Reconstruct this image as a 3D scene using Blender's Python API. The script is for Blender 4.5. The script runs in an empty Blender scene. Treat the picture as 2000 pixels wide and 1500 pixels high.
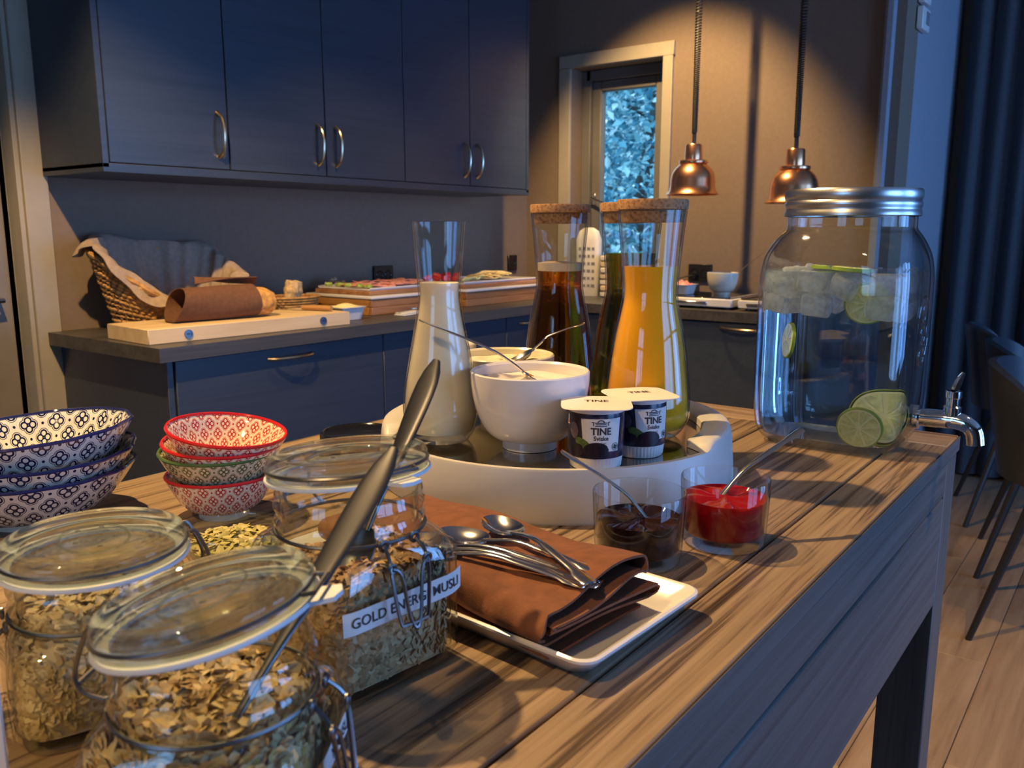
import bpy, bmesh, math, random
from mathutils import Vector, Matrix, Euler
random.seed(7)
PI = math.pi
sc = bpy.context.scene
COL = sc.collection

# ---------------------------------------------------------------- camera
# room axes: +X along the cupboard wall, +Y towards it, Z up; the eye stands beside the table
cam_d = bpy.data.cameras.new('camera')
cam = bpy.data.objects.new('camera', cam_d)
COL.objects.link(cam)
cam.location = (0, 0, 1.2)
cam.rotation_euler = (PI/2 - math.atan(298.7/1660), 0, math.radians(37.02 - 90))
cam_d.sensor_width = 36
cam_d.lens = 1660/2000*36
cam_d.clip_start = 0.02
cam_d.dof.use_dof = True
cam_d.dof.focus_distance = 0.93
cam_d.dof.aperture_fstop = 13
sc.camera = cam

# ---------------------------------------------------------------- world, light, exposure
w = bpy.data.worlds.new('world'); sc.world = w; w.use_nodes = True
bg = w.node_tree.nodes['Background']
bg.inputs[0].default_value = (0.40, 0.74, 1.0, 1); bg.inputs[1].default_value = 2.6
sc.view_settings.view_transform = 'Standard'
sc.view_settings.look = 'None'
sc.view_settings.gamma = 1.0
sc.view_settings.use_curve_mapping = False
sc.view_settings.exposure = -0.08
try:
    sc.cycles.max_bounces = 14; sc.cycles.transmission_bounces = 12
    sc.cycles.transparent_max_bounces = 28; sc.cycles.glossy_bounces = 5
    sc.cycles.diffuse_bounces = 3
    sc.cycles.sample_clamp_indirect = 6
except Exception:
    pass
WARM = (1.0, 0.64, 0.27)
DAY = (0.12, 0.33, 1.0)

def spot(name, loc, target, power, angle, blend, radius, color=WARM):
    l = bpy.data.lights.new(name, 'SPOT'); l.energy = power; l.color = color
    l.spot_size = math.radians(angle); l.spot_blend = blend; l.shadow_soft_size = radius
    o = bpy.data.objects.new(name, l); COL.objects.link(o); o.location = loc
    o.rotation_euler = (Vector(target) - Vector(loc)).to_track_quat('-Z', 'Y').to_euler()
    return o

def area(name, loc, target, power, sx, sy, color=DAY):
    l = bpy.data.lights.new(name, 'AREA'); l.shape = 'RECTANGLE'; l.size = sx; l.size_y = sy
    l.energy = power; l.color = color
    o = bpy.data.objects.new(name, l); COL.objects.link(o); o.location = loc
    o.rotation_euler = (Vector(target) - Vector(loc)).to_track_quat('-Z', 'Z').to_euler()
    return o

CEIL = 2.65
# ceiling downlights over the aisle between table and worktop
spot('ceiling_spot_table', (0.58, 1.34, CEIL-.03), (0.74, 1.30, 0.9), 250, 108, .30, .022)
spot('ceiling_spot_middle', (2.03, 1.34, CEIL-.03), (2.08, 1.72, 0.9), 66, 74, .45, .022)
spot('ceiling_spot_corner', (2.72, 1.72, CEIL-.03), (3.50, 1.80, 1.35), 215, 70, .6, .022)
spot('ceiling_spot_near', (-0.95, 0.42, CEIL-.03), (-0.05, 0.50, 0.9), 95, 84, .6, .06)
spot('ceiling_spot_aisle', (1.85, -0.55, CEIL-.03), (1.85, -0.30, 0), 130, 62, .6, .03)
# daylight entering through the two windows of the right-hand wall and the one behind the eye
area('daylight_window_near', (1.0, -3.05, 1.35), (1.0, 0, 1.35), 57, 1.7, 1.9)
area('daylight_window_far', (3.3, -3.05, 1.35), (3.3, 0, 1.35), 86, 1.7, 1.9)
area('daylight_window_behind', (-2.53, 0.35, 1.5), (0, 0.35, 1.5), 10, 1.1, 1.3)

# ---------------------------------------------------------------- material helpers
MATS = {}
class N:
    """small wrapper around a node tree"""
    def __init__(s, name):
        s.m = bpy.data.materials.new(name); s.m.use_nodes = True
        s.t = s.m.node_tree; s.p = s.t.nodes['Principled BSDF']; s.out = s.t.nodes['Material Output']
        MATS[name] = s.m
    def n(s, typ, **kw):
        nd = s.t.nodes.new('ShaderNode' + typ)
        for k, v in kw.items(): setattr(nd, k, v)
        return nd
    def l(s, a, b): s.t.links.new(a, b)
    def put(s, inp, v):
        if hasattr(v, 'is_output'): s.l(v, inp)
        else: inp.default_value = v
    def math(s, op, a, b=0.0, c=None):
        nd = s.n('Math', operation=op); s.put(nd.inputs[0], a); s.put(nd.inputs[1], b)
        if c is not None: s.put(nd.inputs[2], c)
        return nd.outputs[0]
    def mix(s, f, a, b):
        nd = s.n('Mix', data_type='RGBA'); s.put(nd.inputs[0], f); s.put(nd.inputs[6], a); s.put(nd.inputs[7], b)
        return nd.outputs[2]
    def coords(s, kind='Object', scale=(1, 1, 1), rnd=False, rot=(0, 0, 0)):
        tc = s.n('TexCoord'); mp = s.n('Mapping'); mp.inputs['Scale'].default_value = scale
        mp.inputs['Rotation'].default_value = rot
        src = tc.outputs[kind]
        if rnd:
            oi = s.n('ObjectInfo'); va = s.n('VectorMath', operation='MULTIPLY_ADD')
            cx = s.n('CombineXYZ')
            s.l(oi.outputs['Random'], cx.inputs[0]); s.l(oi.outputs['Random'], cx.inputs[1]); s.l(oi.outputs['Random'], cx.inputs[2])
            s.l(cx.outputs[0], va.inputs[0]); va.inputs[1].default_value = (7, 13, 5); s.l(src, va.inputs[2]); src = va.outputs[0]
        s.l(src, mp.inputs[0]); return mp.outputs[0]
    def noise(s, vec, scale=5, detail=4, rough=.55, dist=0.0):
        nd = s.n('TexNoise'); nd.inputs['Scale'].default_value = scale; nd.inputs['Detail'].default_value = detail
        nd.inputs['Roughness'].default_value = rough; nd.inputs['Distortion'].default_value = dist
        s.l(vec, nd.inputs['Vector']); return nd.outputs[0]
    def ramp(s, f, stops):
        r = s.n('ValToRGB'); e = r.color_ramp.elements
        while len(e) < len(stops): e.new(.5)
        for i, (p, c) in enumerate(stops): e[i].position = p; e[i].color = (*c, 1)
        s.put(r.inputs[0], f); return r.outputs[0]
    def bump(s, h, strength=.3, dist=.001):
        b = s.n('Bump'); b.inputs['Strength'].default_value = strength; b.inputs['Distance'].default_value = dist
        s.l(h, b.inputs['Height']); s.l(b.outputs[0], s.p.inputs['Normal'])
    def base(s, c=None, rough=.5, metal=0.0, spec=None, **kw):
        if c is not None: s.put(s.p.inputs['Base Color'], c if hasattr(c, 'is_output') else (*c, 1))
        s.put(s.p.inputs['Roughness'], rough); s.p.inputs['Metallic'].default_value = metal
        if spec is not None: s.p.inputs['Specular IOR Level'].default_value = spec
        for k, v in kw.items(): s.put(s.p.inputs[k], v)
        return s.m

def plain(name, c, rough=.5, metal=0.0, var=.06, scale=30, bump=0.0, bscale=120, **kw):
    """colour with a faint procedural mottling and optional fine relief"""
    s = N(name); v = s.coords()
    f = s.noise(v, scale, 3)
    d = tuple(max(0, x*(1-var)) for x in c); u = tuple(min(1, x*(1+var)) for x in c)
    col = s.ramp(f, [(.35, d), (.65, u)])
    if bump: s.bump(s.noise(v, bscale, 4), bump)
    return s.base(col, rough, metal, **kw)

def wood(name, stops, axis='x', fine=26, along=1.3, rough=.5, bump=.35, rnd=True, spec=.4):
    s = N(name)
    sca = {'x': (along, fine, fine), 'y': (fine, along, fine), 'z': (fine, fine, along)}[axis]
    v = s.coords(scale=sca, rnd=rnd)
    f1 = s.noise(v, 1.0, 6, .62, 1.1)
    v2 = s.coords(scale=tuple(q*4.5 for q in sca), rnd=rnd)
    f2 = s.noise(v2, 1.0, 3, .6)
    f = s.math('MULTIPLY_ADD', f2, .3, s.math('MULTIPLY', f1, .85))
    col = s.ramp(f, stops)
    if bump: s.bump(f, bump, .0015)
    return s.base(col, rough, spec=spec)

def thin_glass(name, tint=(1, 1, 1), rough=.0, f0=.05, gain=1.0):
    """clear thin-walled glass: Schlick reflection over straight transmission"""
    s = N(name); t = s.t
    t.nodes.remove(s.p)
    lw = s.n('LayerWeight'); lw.inputs[0].default_value = .5
    k = s.math('POWER', lw.outputs['Facing'], 4.0)
    F = s.math('MULTIPLY_ADD', k, .9*gain, f0)
    tr = s.n('BsdfTransparent')
    edge = tuple(q*e for q, e in zip(tint, (.42, .50, .48)))      # longer way through the wall where it turns away
    s.l(s.ramp(lw.outputs['Facing'], [(0, tint), (.62, tint), (.86, tuple(q*.82 for q in tint)), (1.0, edge)]), tr.inputs[0])
    gl = s.n('BsdfGlossy'); gl.inputs['Roughness'].default_value = rough
    mx = s.n('MixShader'); s.l(F, mx.inputs[0]); s.l(tr.outputs[0], mx.inputs[1]); s.l(gl.outputs[0], mx.inputs[2])
    s.l(mx.outputs[0], s.out.inputs[0]); return s.m

def clear(name, c=(1, 1, 1), ior=1.45, rough=0.0, straight=.5):
    """solid clear body: refraction, with a share of straight transmission for the light it passes on"""
    s = N(name); t = s.t; t.nodes.remove(s.p)
    g = s.n('BsdfGlass'); g.inputs['Color'].default_value = (*c, 1); g.inputs['IOR'].default_value = ior
    g.inputs['Roughness'].default_value = rough
    tr = s.n('BsdfTransparent'); tr.inputs[0].default_value = (*c, 1)
    mx = s.n('MixShader'); mx.inputs[0].default_value = straight
    s.l(g.outputs[0], mx.inputs[1]); s.l(tr.outputs[0], mx.inputs[2])
    s.l(mx.outputs[0], s.out.inputs[0]); return s.m

def flakes_mat(name, stops, rough=.7):
    s = N(name); g = s.n('NewGeometry')
    col = s.ramp(g.outputs['Random Per Island'], stops)
    return s.base(col, rough, spec=.25)

def bowl_mat(name, ink, ground=(.83, .77, .66), nu=14, cell=.019):
    """printed quatrefoil pattern on glazed stoneware, laid out on the bowl's own UV (metres)"""
    s = N(name); uv = s.n('UVMap'); sp = s.n('SeparateXYZ'); s.l(uv.outputs[0], sp.inputs[0])
    U = s.math('MULTIPLY', sp.outputs[0], float(nu)); V = s.math('DIVIDE', sp.outputs[1], cell)
    def flower(du, dv):
        a = s.math('ABSOLUTE', s.math('SUBTRACT', s.math('FRACT', s.math('ADD', U, du)), .5))
        b = s.math('ABSOLUTE', s.math('SUBTRACT', s.math('FRACT', s.math('ADD', V, dv)), .5))
        def dist(cx, cy):
            x = s.math('SUBTRACT', a, cx); y = s.math('SUBTRACT', b, cy)
            return s.math('SQRT', s.math('ADD', s.math('MULTIPLY', x, x), s.math('MULTIPLY', y, y)))
        return s.math('MINIMUM', dist(.145, 0), dist(0, .145)), dist(.5, 0)
    d1, _ = flower(0, 0); d2, _ = flower(.5, .5)
    d = s.math('MINIMUM', d1, d2)
    _, e1 = flower(0, 0); _, e2 = flower(.5, .5)
    e = s.math('MINIMUM', e1, e2)
    outer = s.math('LESS_THAN', d, .185)
    gap = s.math('LESS_THAN', s.math('ABSOLUTE', s.math('SUBTRACT', d, .15)), .012)
    petal = s.math('LESS_THAN', d, .078)
    dot = s.math('LESS_THAN', e, .05)
    inkm = s.math('MAXIMUM', dot, s.math('SUBTRACT', outer, s.math('MAXIMUM', petal, gap)))
    inkm = s.math('MAXIMUM', inkm, 0.0)
    col = s.mix(inkm, (*ground, 1), (*ink, 1))
    return s.base(col, .12, spec=.55, **{'Coat Weight': .3})

# ---------------------------------------------------------------- mesh builder
class MB:
    def __init__(s): s.v = []; s.f = []; s.uv = []
    def add(s, vs, fs, uvs=None, M=None):
        o = len(s.v)
        for q in vs: s.v.append(tuple(M @ Vector(q)) if M else tuple(q))
        for i, q in enumerate(fs):
            s.f.append(tuple(o + k for k in q))
            s.uv.append(uvs[i] if uvs else None)
        return s
    def box(s, c, d, bev=0.0, rot=None, seg=1):
        bm = bmesh.new(); bmesh.ops.create_cube(bm, size=1)
        for q in bm.verts: q.co = Vector((q.co.x*d[0], q.co.y*d[1], q.co.z*d[2]))
        if bev: bmesh.ops.bevel(bm, geom=list(bm.edges), offset=bev, segments=seg, affect='EDGES', profile=.5)
        M = Matrix.Translation(c)
        if rot: M = M @ Euler(rot).to_matrix().to_4x4()
        bm.verts.ensure_lookup_table(); bm.verts.index_update()
        s.add([q.co.copy() for q in bm.verts], [[k.index for k in f.verts] for f in bm.faces], None, M); bm.free(); return s
    def lathe(s, prof, n=48, M=None, closed=False, wob=None):
        """prof: (half-width, z[, squareness exponent]); rings of radius 0 collapse to a pole"""
        vs = []; fs = []; uvs = []; rings = []; L = 0.0; arc = []
        for i, p in enumerate(prof):
            if i: L += math.hypot(p[0]-prof[i-1][0], p[1]-prof[i-1][1])
            arc.append(L); e = p[2] if len(p) > 2 else 2.0
            if p[0] <= 1e-6: rings.append([len(vs)]); vs.append((0, 0, p[1])); continue
            r = []
            for j in range(n):
                t = 2*PI*j/n; c, q = math.cos(t), math.sin(t)
                k = p[0] if e == 2.0 else p[0]/((abs(c)**e + abs(q)**e)**(1/e))
                z = p[1]
                if wob: k, z = wob(k, z, t)
                r.append(len(vs)); vs.append((k*c, k*q, z))
            rings.append(r)
        m = len(prof)
        for i in range(m if closed else m-1):
            a, b = rings[i], rings[(i+1) % m]; v0, v1 = arc[i], arc[(i+1) % m] if i+1 < m else arc[i]+.01
            for j in range(n):
                k = (j+1) % n; u0, u1 = j/n, (j+1)/n
                if len(a) == 1 and len(b) == 1: continue
                if len(a) == 1: fs.append((a[0], b[k], b[j])); uvs.append(((u0, v0), (u1, v1), (u0, v1)))
                elif len(b) == 1: fs.append((a[j], a[k], b[0])); uvs.append(((u0, v0), (u1, v0), (u0, v1)))
                else: fs.append((a[j], a[k], b[k], b[j])); uvs.append(((u0, v0), (u1, v0), (u1, v1), (u0, v1)))
        return s.add(vs, fs, uvs, M)
    def tube(s, pts, r, n=8, closed=False, M=None, cap=True, flat=None):
        """sweep a (possibly flattened) ring along pts; r scalar or per point, flat=(width,height) factors"""
        P = [Vector(p) for p in pts]; m = len(P); R = r if isinstance(r, (list, tuple)) else [r]*m
        vs = []; fs = []; up = Vector((0, 0, 1)); prev = None
        for i in range(m):
            a = P[(i-1) % m] if (closed or i > 0) else P[i]; b = P[(i+1) % m] if (closed or i < m-1) else P[i]
            t = (b-a).normalized()
            if prev is None:
                x = t.cross(up)
                if x.length < 1e-3: x = t.cross(Vector((1, 0, 0)))
            else: x = prev - t*prev.dot(t)
            x.normalize(); y = x.cross(t).normalized(); prev = x
            ri = R[i]; fw, fh = flat if flat else (1, 1)
            if isinstance(ri, tuple): fw, fh = ri; ri = 1.0
            for j in range(n):
                an = 2*PI*j/n
                vs.append(P[i] + x*(math.cos(an)*ri*fw) + y*(math.sin(an)*ri*fh))
        for i in range(m if closed else m-1):
            k = (i+1) % m
            for j in range(n): fs.append((i*n+j, i*n+(j+1) % n, k*n+(j+1) % n, k*n+j))
        if cap and not closed: fs.append(tuple(range(n-1, -1, -1))); fs.append(tuple((m-1)*n+j for j in range(n)))
        return s.add(vs, fs, None, M)
    def grid(s, f, nu, nv, thick=0.0, closed_u=False):
        """surface f(u,v), u,v in 0..1; with thickness it becomes a closed shell"""
        V = [[Vector(f(i/(nu if closed_u else nu-1), j/(nv-1))) for j in range(nv)] for i in range(nu)]
        vs = [p for row in V for p in row]; fs = []
        mu = nu if closed_u else nu-1
        for i in range(mu):
            for j in range(nv-1): fs.append((i*nv+j, ((i+1) % nu)*nv+j, ((i+1) % nu)*nv+j+1, i*nv+j+1))
        if thick:
            nrm = [Vector() for _ in vs]
            for q in fs:
                nn = (vs[q[1]]-vs[q[0]]).cross(vs[q[3]]-vs[q[0]])
                for k in q: nrm[k] = nrm[k] + nn
            o = len(vs); base = list(fs)
            vs += [vs[k] - (nrm[k].normalized()*thick if nrm[k].length else Vector()) for k in range(o)]
            fs += [tuple(o+k for k in reversed(q)) for q in base]
            edge = {}
            for q in base:
                for a, b in zip(q, q[1:]+q[:1]): edge[(a, b)] = 1
            for a, b in list(edge):
                if (b, a) not in edge: fs.append((b, a, o+a, o+b))
        return s.add(vs, fs)
    def prism(s, poly, z0, z1, M=None):
        n = len(poly); vs = [(x, y, z0) for x, y in poly] + [(x, y, z1) for x, y in poly]
        fs = [tuple(range(n-1, -1, -1)), tuple(range(n, 2*n))] + [(i, (i+1) % n, n+(i+1) % n, n+i) for i in range(n)]
        return s.add(vs, fs, None, M)
    def build(s, name, mat, parent=None, smooth=True, loc=None, rot=None, auto=40):
        me = bpy.data.meshes.new(name); me.from_pydata(s.v, [], s.f)
        if any(u for u in s.uv):
            ul = me.uv_layers.new(name='UVMap')
            for p, u in zip(me.polygons, s.uv):
                if u:
                    for li, c in zip(p.loop_indices, u): ul.data[li].uv = c
        me.validate(); me.update()
        bm = bmesh.new(); bm.from_mesh(me)
        if len(bm.faces) < 60000: bmesh.ops.recalc_face_normals(bm, faces=bm.faces)
        bm.to_mesh(me); bm.free()
        if smooth:
            me.polygons.foreach_set('use_smooth', [True]*len(me.polygons))
            try: me.set_sharp_from_angle(angle=math.radians(auto))
            except Exception: pass
        mats = mat if isinstance(mat, (list, tuple)) else [mat]
        for q in mats: me.materials.append(MATS[q] if isinstance(q, str) else q)
        o = bpy.data.objects.new(name, me); COL.objects.link(o)
        if parent: o.parent = parent
        if loc: o.location = loc
        if rot: o.rotation_euler = rot
        return o

def thing(name, label, cat, loc=(0, 0, 0), rz=0.0, group=None, rot=None):
    o = bpy.data.objects.new(name, None); COL.objects.link(o); o.empty_display_size = .05
    o.location = loc; o.rotation_euler = rot if rot else (0, 0, rz)
    return tag(o, label, cat, group)
def tag(o, label=None, cat=None, group=None, kind=None):
    if label: o['label'] = label
    if cat: o['category'] = cat
    if group: o['group'] = group
    if kind: o['kind'] = kind
    return o
def struct(o, label=None):
    o['kind'] = 'structure'
    if label: o['label'] = label
    return o
def copy_tree(o, parent=None):
    c = o.copy(); COL.objects.link(c); c.parent = parent
    for ch in list(o.children): copy_tree(ch, c)
    return c
def text_mesh(txt, size, bold=0.0, align='CENTER'):
    cu = bpy.data.curves.new('lettering', 'FONT'); cu.body = txt; cu.size = size; cu.align_x = align
    cu.offset = bold*size; cu.resolution_u = 3
    o = bpy.data.objects.new('lettering', cu); COL.objects.link(o)
    me = bpy.data.meshes.new_from_object(o)
    vs = [v.co.copy() for v in me.vertices]; fs = [tuple(p.vertices) for p in me.polygons]
    bpy.data.objects.remove(o); bpy.data.curves.remove(cu); bpy.data.meshes.remove(me)
    return vs, fs
def arc_pts(c, r, a0, a1, n, z=0.0):
    return [(c[0]+r*math.cos(a0+(a1-a0)*i/n), c[1]+r*math.sin(a0+(a1-a0)*i/n), z) for i in range(n+1)]
def smooth_path(ctrl, k=6):
    """Catmull-Rom through control points"""
    P = [Vector(p) for p in ctrl]; out = []
    for i in range(len(P)-1):
        a = P[max(i-1, 0)]; b = P[i]; c = P[i+1]; d = P[min(i+2, len(P)-1)]
        for j in range(k):
            t = j/k
            out.append(.5*((2*b) + (c-a)*t + (2*a-5*b+4*c-d)*t*t + (3*b-a-3*c+d)*t**3))
    out.append(P[-1]); return out

# ---------------------------------------------------------------- materials
wood('table_wood', [(.40, (.030, .019, .012)), (.485, (.105, .066, .038)), (.545, (.235, .16, .095)), (.72, (.33, .235, .145))], 'x', 62, 1.5, .42)
wood('table_wood_cross', [(.40, (.06, .035, .02)), (.48, (.19, .12, .07)), (.56, (.33, .22, .135)), (.75, (.40, .28, .18))], 'y', 55, 1.4, .42)
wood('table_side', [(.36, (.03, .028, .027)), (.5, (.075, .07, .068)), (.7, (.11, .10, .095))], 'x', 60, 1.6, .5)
wood('table_leg', [(.36, (.03, .028, .027)), (.5, (.08, .074, .07)), (.7, (.12, .11, .105))], 'z', 34, 1.2, .5)
wood('floor_oak', [(.34, (.14, .085, .046)), (.5, (.27, .18, .105)), (.7, (.36, .25, .15))], 'x', 13, .9, .42, .12)
wood('cupboard', [(.30, (.024, .032, .050)), (.52, (.032, .042, .064)), (.75, (.040, .050, .076))], 'x', 40, 1.6, .33, .05, spec=.5)
wood('worktop', [(.36, (.03, .027, .026)), (.52, (.055, .05, .048)), (.7, (.08, .073, .07))], 'x', 24, 1.0, .38, .1)
wood('board_wood', [(.36, (.50, .34, .17)), (.5, (.64, .46, .25)), (.7, (.74, .56, .33))], 'x', 12, .8, .5, .06)
wood('crate_wood', [(.34, (.10, .038, .014)), (.5, (.24, .105, .042)), (.7, (.38, .19, .085))], 'x', 16, 1.4, .5, .1)
wood('crate_wood_side', [(.34, (.15, .05, .012)), (.5, (.32, .13, .03)), (.7, (.44, .21, .06))], 'y', 16, 1.4, .5, .1)
wood('knife_handle', [(.36, (.22, .10, .03)), (.6, (.45, .24, .09))], 'x', 40, 5, .4, .1)
plain('wall_paint', (.205, .152, .112), .85, var=.04, scale=60, bump=.12, bscale=260)
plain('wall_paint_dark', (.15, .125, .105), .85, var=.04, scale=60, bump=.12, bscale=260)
plain('wall_paint_daylit', (.27, .30, .35), .8, var=.04, scale=60, bump=.12, bscale=260)  # blue daylight on the return wall and its trim, put into the paint colour
plain('ceiling_paint', (.40, .37, .33), .9, var=.03)
plain('trim_paint', (.36, .32, .25), .55, var=.03, scale=20)
plain('door_paint', (.20, .17, .13), .5, var=.05, scale=20)
plain('window_frame_paint', (.14, .135, .13), .5, var=.03)
plain('dark_gap', (.012, .011, .012), .8)
plain('plinth', (.02, .02, .024), .7)
plain('brass', (.62, .50, .34), .28, 1.0, var=.05)
plain('steel', (.72, .71, .70), .16, 1.0, var=.03)
plain('cutlery', (.78, .76, .73), .13, 1.0, var=.03)
plain('cutlery_dark', (.13, .13, .14), .36, 1.0, var=.05)
plain('wire', (.20, .20, .21), .35, 1.0, var=.1)
plain('chrome', (.80, .80, .82), .08, 1.0, var=.02)
plain('copper', (.95, .47, .24), .27, 1.0, var=.04)
plain('lid_metal', (.60, .60, .60), .30, 1.0, var=.05)
plain('black_plastic', (.012, .012, .013), .35)
plain('black_gloss', (.008, .008, .009), .12)
plain('black_cord', (.015, .014, .013), .5)
plain('white_plastic', (.72, .71, .69), .35, var=.02)
plain('white_ceramic', (.66, .635, .62), .14, var=.02, spec=.55)
plain('cream_ceramic', (.66, .62, .50), .16, var=.02, spec=.55)
plain('tray_white', (.52, .50, .475), .38, var=.02)
plain('rubber_white', (.62, .66, .70), .5, var=.03)
plain('paper', (.66, .64, .62), .7, var=.02)
plain('ink', (.02, .02, .025), .6)
plain('milk', (.78, .68, .47), .28, var=.03, **{'Subsurface Weight': .15})
plain('yogurt', (.80, .70, .62), .35, var=.04, bump=.5, bscale=60)
plain('custard', (.80, .73, .52), .35, var=.04, bump=.5, bscale=60)
plain('chair_shell', (.028, .032, .042), .42, var=.1, bump=.15, bscale=300)
plain('chair_leg', (.012, .012, .013), .4)
plain('napkin_cloth', (.165, .058, .024), .9, var=.14, scale=90, bump=.35, bscale=700)
plain('bread_cloth', (.135, .058, .028), .9, var=.12, scale=90, bump=.35, bscale=700)
plain('liner_cloth', (.34, .255, .19), .9, var=.10, scale=70, bump=.35, bscale=600)
plain('wicker', (.42, .22, .06), .6, var=.3, scale=80)
plain('wicker_dark', (.27, .14, .05), .6, var=.3, scale=80)
plain('crust', (.55, .28, .07), .8, var=.3, scale=60, bump=.8, bscale=90)
plain('crumb', (.58, .40, .19), .9, var=.3, scale=70, bump=1.0, bscale=70)
plain('ham', (.62, .27, .23), .45, var=.25, scale=40)
plain('cheese', (.78, .64, .30), .5, var=.12, scale=40)
plain('butter_fat', (.82, .70, .34), .45, var=.06)
plain('pepper_red', (.70, .03, .025), .25, var=.2)
plain('lettuce', (.30, .42, .08), .5, var=.35, scale=60)
plain('cucumber', (.62, .66, .34), .4, var=.15, scale=90)
plain('pink_food', (.72, .26, .22), .4, var=.25, scale=80)
plain('lime_rind', (.24, .36, .06), .35, var=.2)
plain('lime_pith', (.78, .78, .46), .5, var=.05)
plain('lime_flesh', (.66, .68, .30), .3, var=.18, scale=160, **{'Subsurface Weight': .2})
plain('glass_black_jar', (.02, .012, .01), .08)
plain('hotplate_top', (.012, .012, .013), .1)
plain('carton_white', (.74, .70, .62), .6, var=.03)
plain('carton_cream', (.70, .56, .34), .6, var=.08, scale=20)
plain('print_grey', (.22, .20, .22), .6)
plain('leaf_print', (.08, .13, .03), .4, var=.3, scale=300)
plain('plum_print', (.012, .008, .016), .3, var=.5, scale=400)
plain('plum_gloss_print', (.10, .08, .12), .3, var=.3, scale=300)
plain('red_print', (.5, .03, .03), .4)
plain('cup_white', (.72, .68, .65), .35, var=.02)
plain('cup_lid', (.80, .70, .60), .4, var=.02)
plain('outdoor_ground', (.25, .33, .30), .9, var=.3, scale=2)
plain('bark', (.10, .09, .09), .9, var=.3, scale=8)
thin_glass('glass', (.97, .985, .98), 0, .030, 1.15)
thin_glass('glass_jar', (.95, .975, .955), .02, .065, 1.1)
thin_glass('pane', (.96, .98, 1), 0, .04)
thin_glass('film', (.96, .96, .96), .1, .10)
clear('lid_glass', (.95, .985, .96), 1.47)
clear('water', (.90, .955, 1.0), 1.33, 0, .06)
clear('amber_juice', (.86, .46, .09), 1.34, 0, .3)
clear('green_juice', (.60, .52, .14), 1.34, 0, .3)
def cork():
    s = N('cork'); v = s.coords(); f = s.noise(v, 220, 5, .7)
    vo = s.n('TexVoronoi'); vo.inputs['Scale'].default_value = 260; s.l(v, vo.inputs['Vector'])
    col = s.ramp(s.math('MULTIPLY_ADD', vo.outputs['Distance'], .5, s.math('MULTIPLY', f, .7)), [(.28, (.06, .025, .010)), (.48, (.235, .115, .050)), (.7, (.35, .19, .09))])
    s.bump(f, .5); s.base(col, .85)
cork()
def sleeve():
    s = N('cup_sleeve'); v = s.coords(); vo = s.n('TexVoronoi'); vo.inputs['Scale'].default_value = 75; s.l(v, vo.inputs['Vector'])
    col = s.ramp(s.math('ADD', vo.outputs['Distance'], s.math('MULTIPLY', s.noise(v, 120, 3), .25)), [(.2, (.10, .075, .115)), (.45, (.035, .028, .06)), (.75, (.012, .011, .03))])
    s.base(col, .22)
sleeve()
def ice():
    s = N('ice'); t = s.t; t.nodes.remove(s.p)
    g = s.n('BsdfGlass'); g.inputs['IOR'].default_value = 1.16; g.inputs['Roughness'].default_value = .06
    tr = s.n('BsdfTranslucent'); tr.inputs[0].default_value = (.92, .97, 1, 1)
    df = s.n('BsdfDiffuse'); df.inputs[0].default_value = (.85, .92, 1, 1)
    a = s.n('MixShader'); a.inputs[0].default_value = .5; s.l(tr.outputs[0], a.inputs[1]); s.l(df.outputs[0], a.inputs[2])
    m = s.n('MixShader'); f = s.noise(s.coords(), 60, 3)
    s.l(s.math('MULTIPLY', f, .9), m.inputs[0]); s.l(g.outputs[0], m.inputs[1]); s.l(a.outputs[0], m.inputs[2])
    s.l(m.outputs[0], s.out.inputs[0])
ice()
def juice(name, c, dens, c2=None):
    """cloudy or clear drink: tinted scattering body"""
    s = N(name); v = s.coords(); f = s.noise(v, 14, 2)
    col = s.ramp(f, [(.3, tuple(x*.93 for x in c)), (.7, c)])
    s.base(col, .06, spec=.5, **{'Transmission Weight': dens, 'IOR': 1.34, 'Subsurface Weight': .25 if .05 < dens < .5 else 0.0})
juice('orange_juice', (.88, .40, .018), .04)
juice('red_jam', (.34, .003, .008), .30)
juice('dark_jam', (.012, .003, .004), .0)
def foam():
    s = N('foam'); f = s.noise(s.coords(), 300, 3); s.bump(f, .8); s.base((.62, .50, .42), .4)
foam()
def mirror_top():
    s = N('tray_steel'); f = s.noise(s.coords(scale=(1, 1, 1)), 30, 3)
    s.base(s.ramp(f, [(.3, (.36, .34, .32)), (.7, (.42, .40, .37))]), .09, 1.0)
mirror_top()
bowl_mat('print_blue', (.012, .014, .06), (.74, .72, .64), 19, .036)
bowl_mat('print_red', (.46, .018, .016), (.80, .66, .48), 20, .0235)
bowl_mat('print_green', (.07, .10, .025), (.66, .56, .36), 20, .0235)
plain('rim_blue', (.02, .025, .12), .12)
plain('rim_red', (.55, .02, .02), .12)
plain('rim_green', (.08, .14, .04), .12)
plain('foot_glaze', (.70, .62, .50), .15)
flakes_mat('oats', [(0, (.44, .31, .16)), (.4, (.58, .44, .26)), (.75, (.68, .56, .38)), (1, (.36, .22, .10))])
flakes_mat('muesli_gold', [(0, (.44, .24, .11)), (.35, (.56, .34, .17)), (.7, (.66, .45, .25)), (1, (.34, .16, .06))])
flakes_mat('muesli_mix', [(0, (.30, .16, .07)), (.3, (.56, .40, .20)), (.6, (.66, .52, .32)), (.85, (.60, .40, .12)), (1, (.18, .10, .05))])
flakes_mat('seeds', [(0, (.30, .27, .08)), (.5, (.46, .40, .13)), (.8, (.56, .46, .20)), (1, (.22, .20, .06))], .45)
flakes_mat('needles', [(0, (.05, .20, .30)), (.4, (.14, .36, .46)), (.7, (.40, .66, .72)), (1, (.85, .95, .98))], .8)
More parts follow.
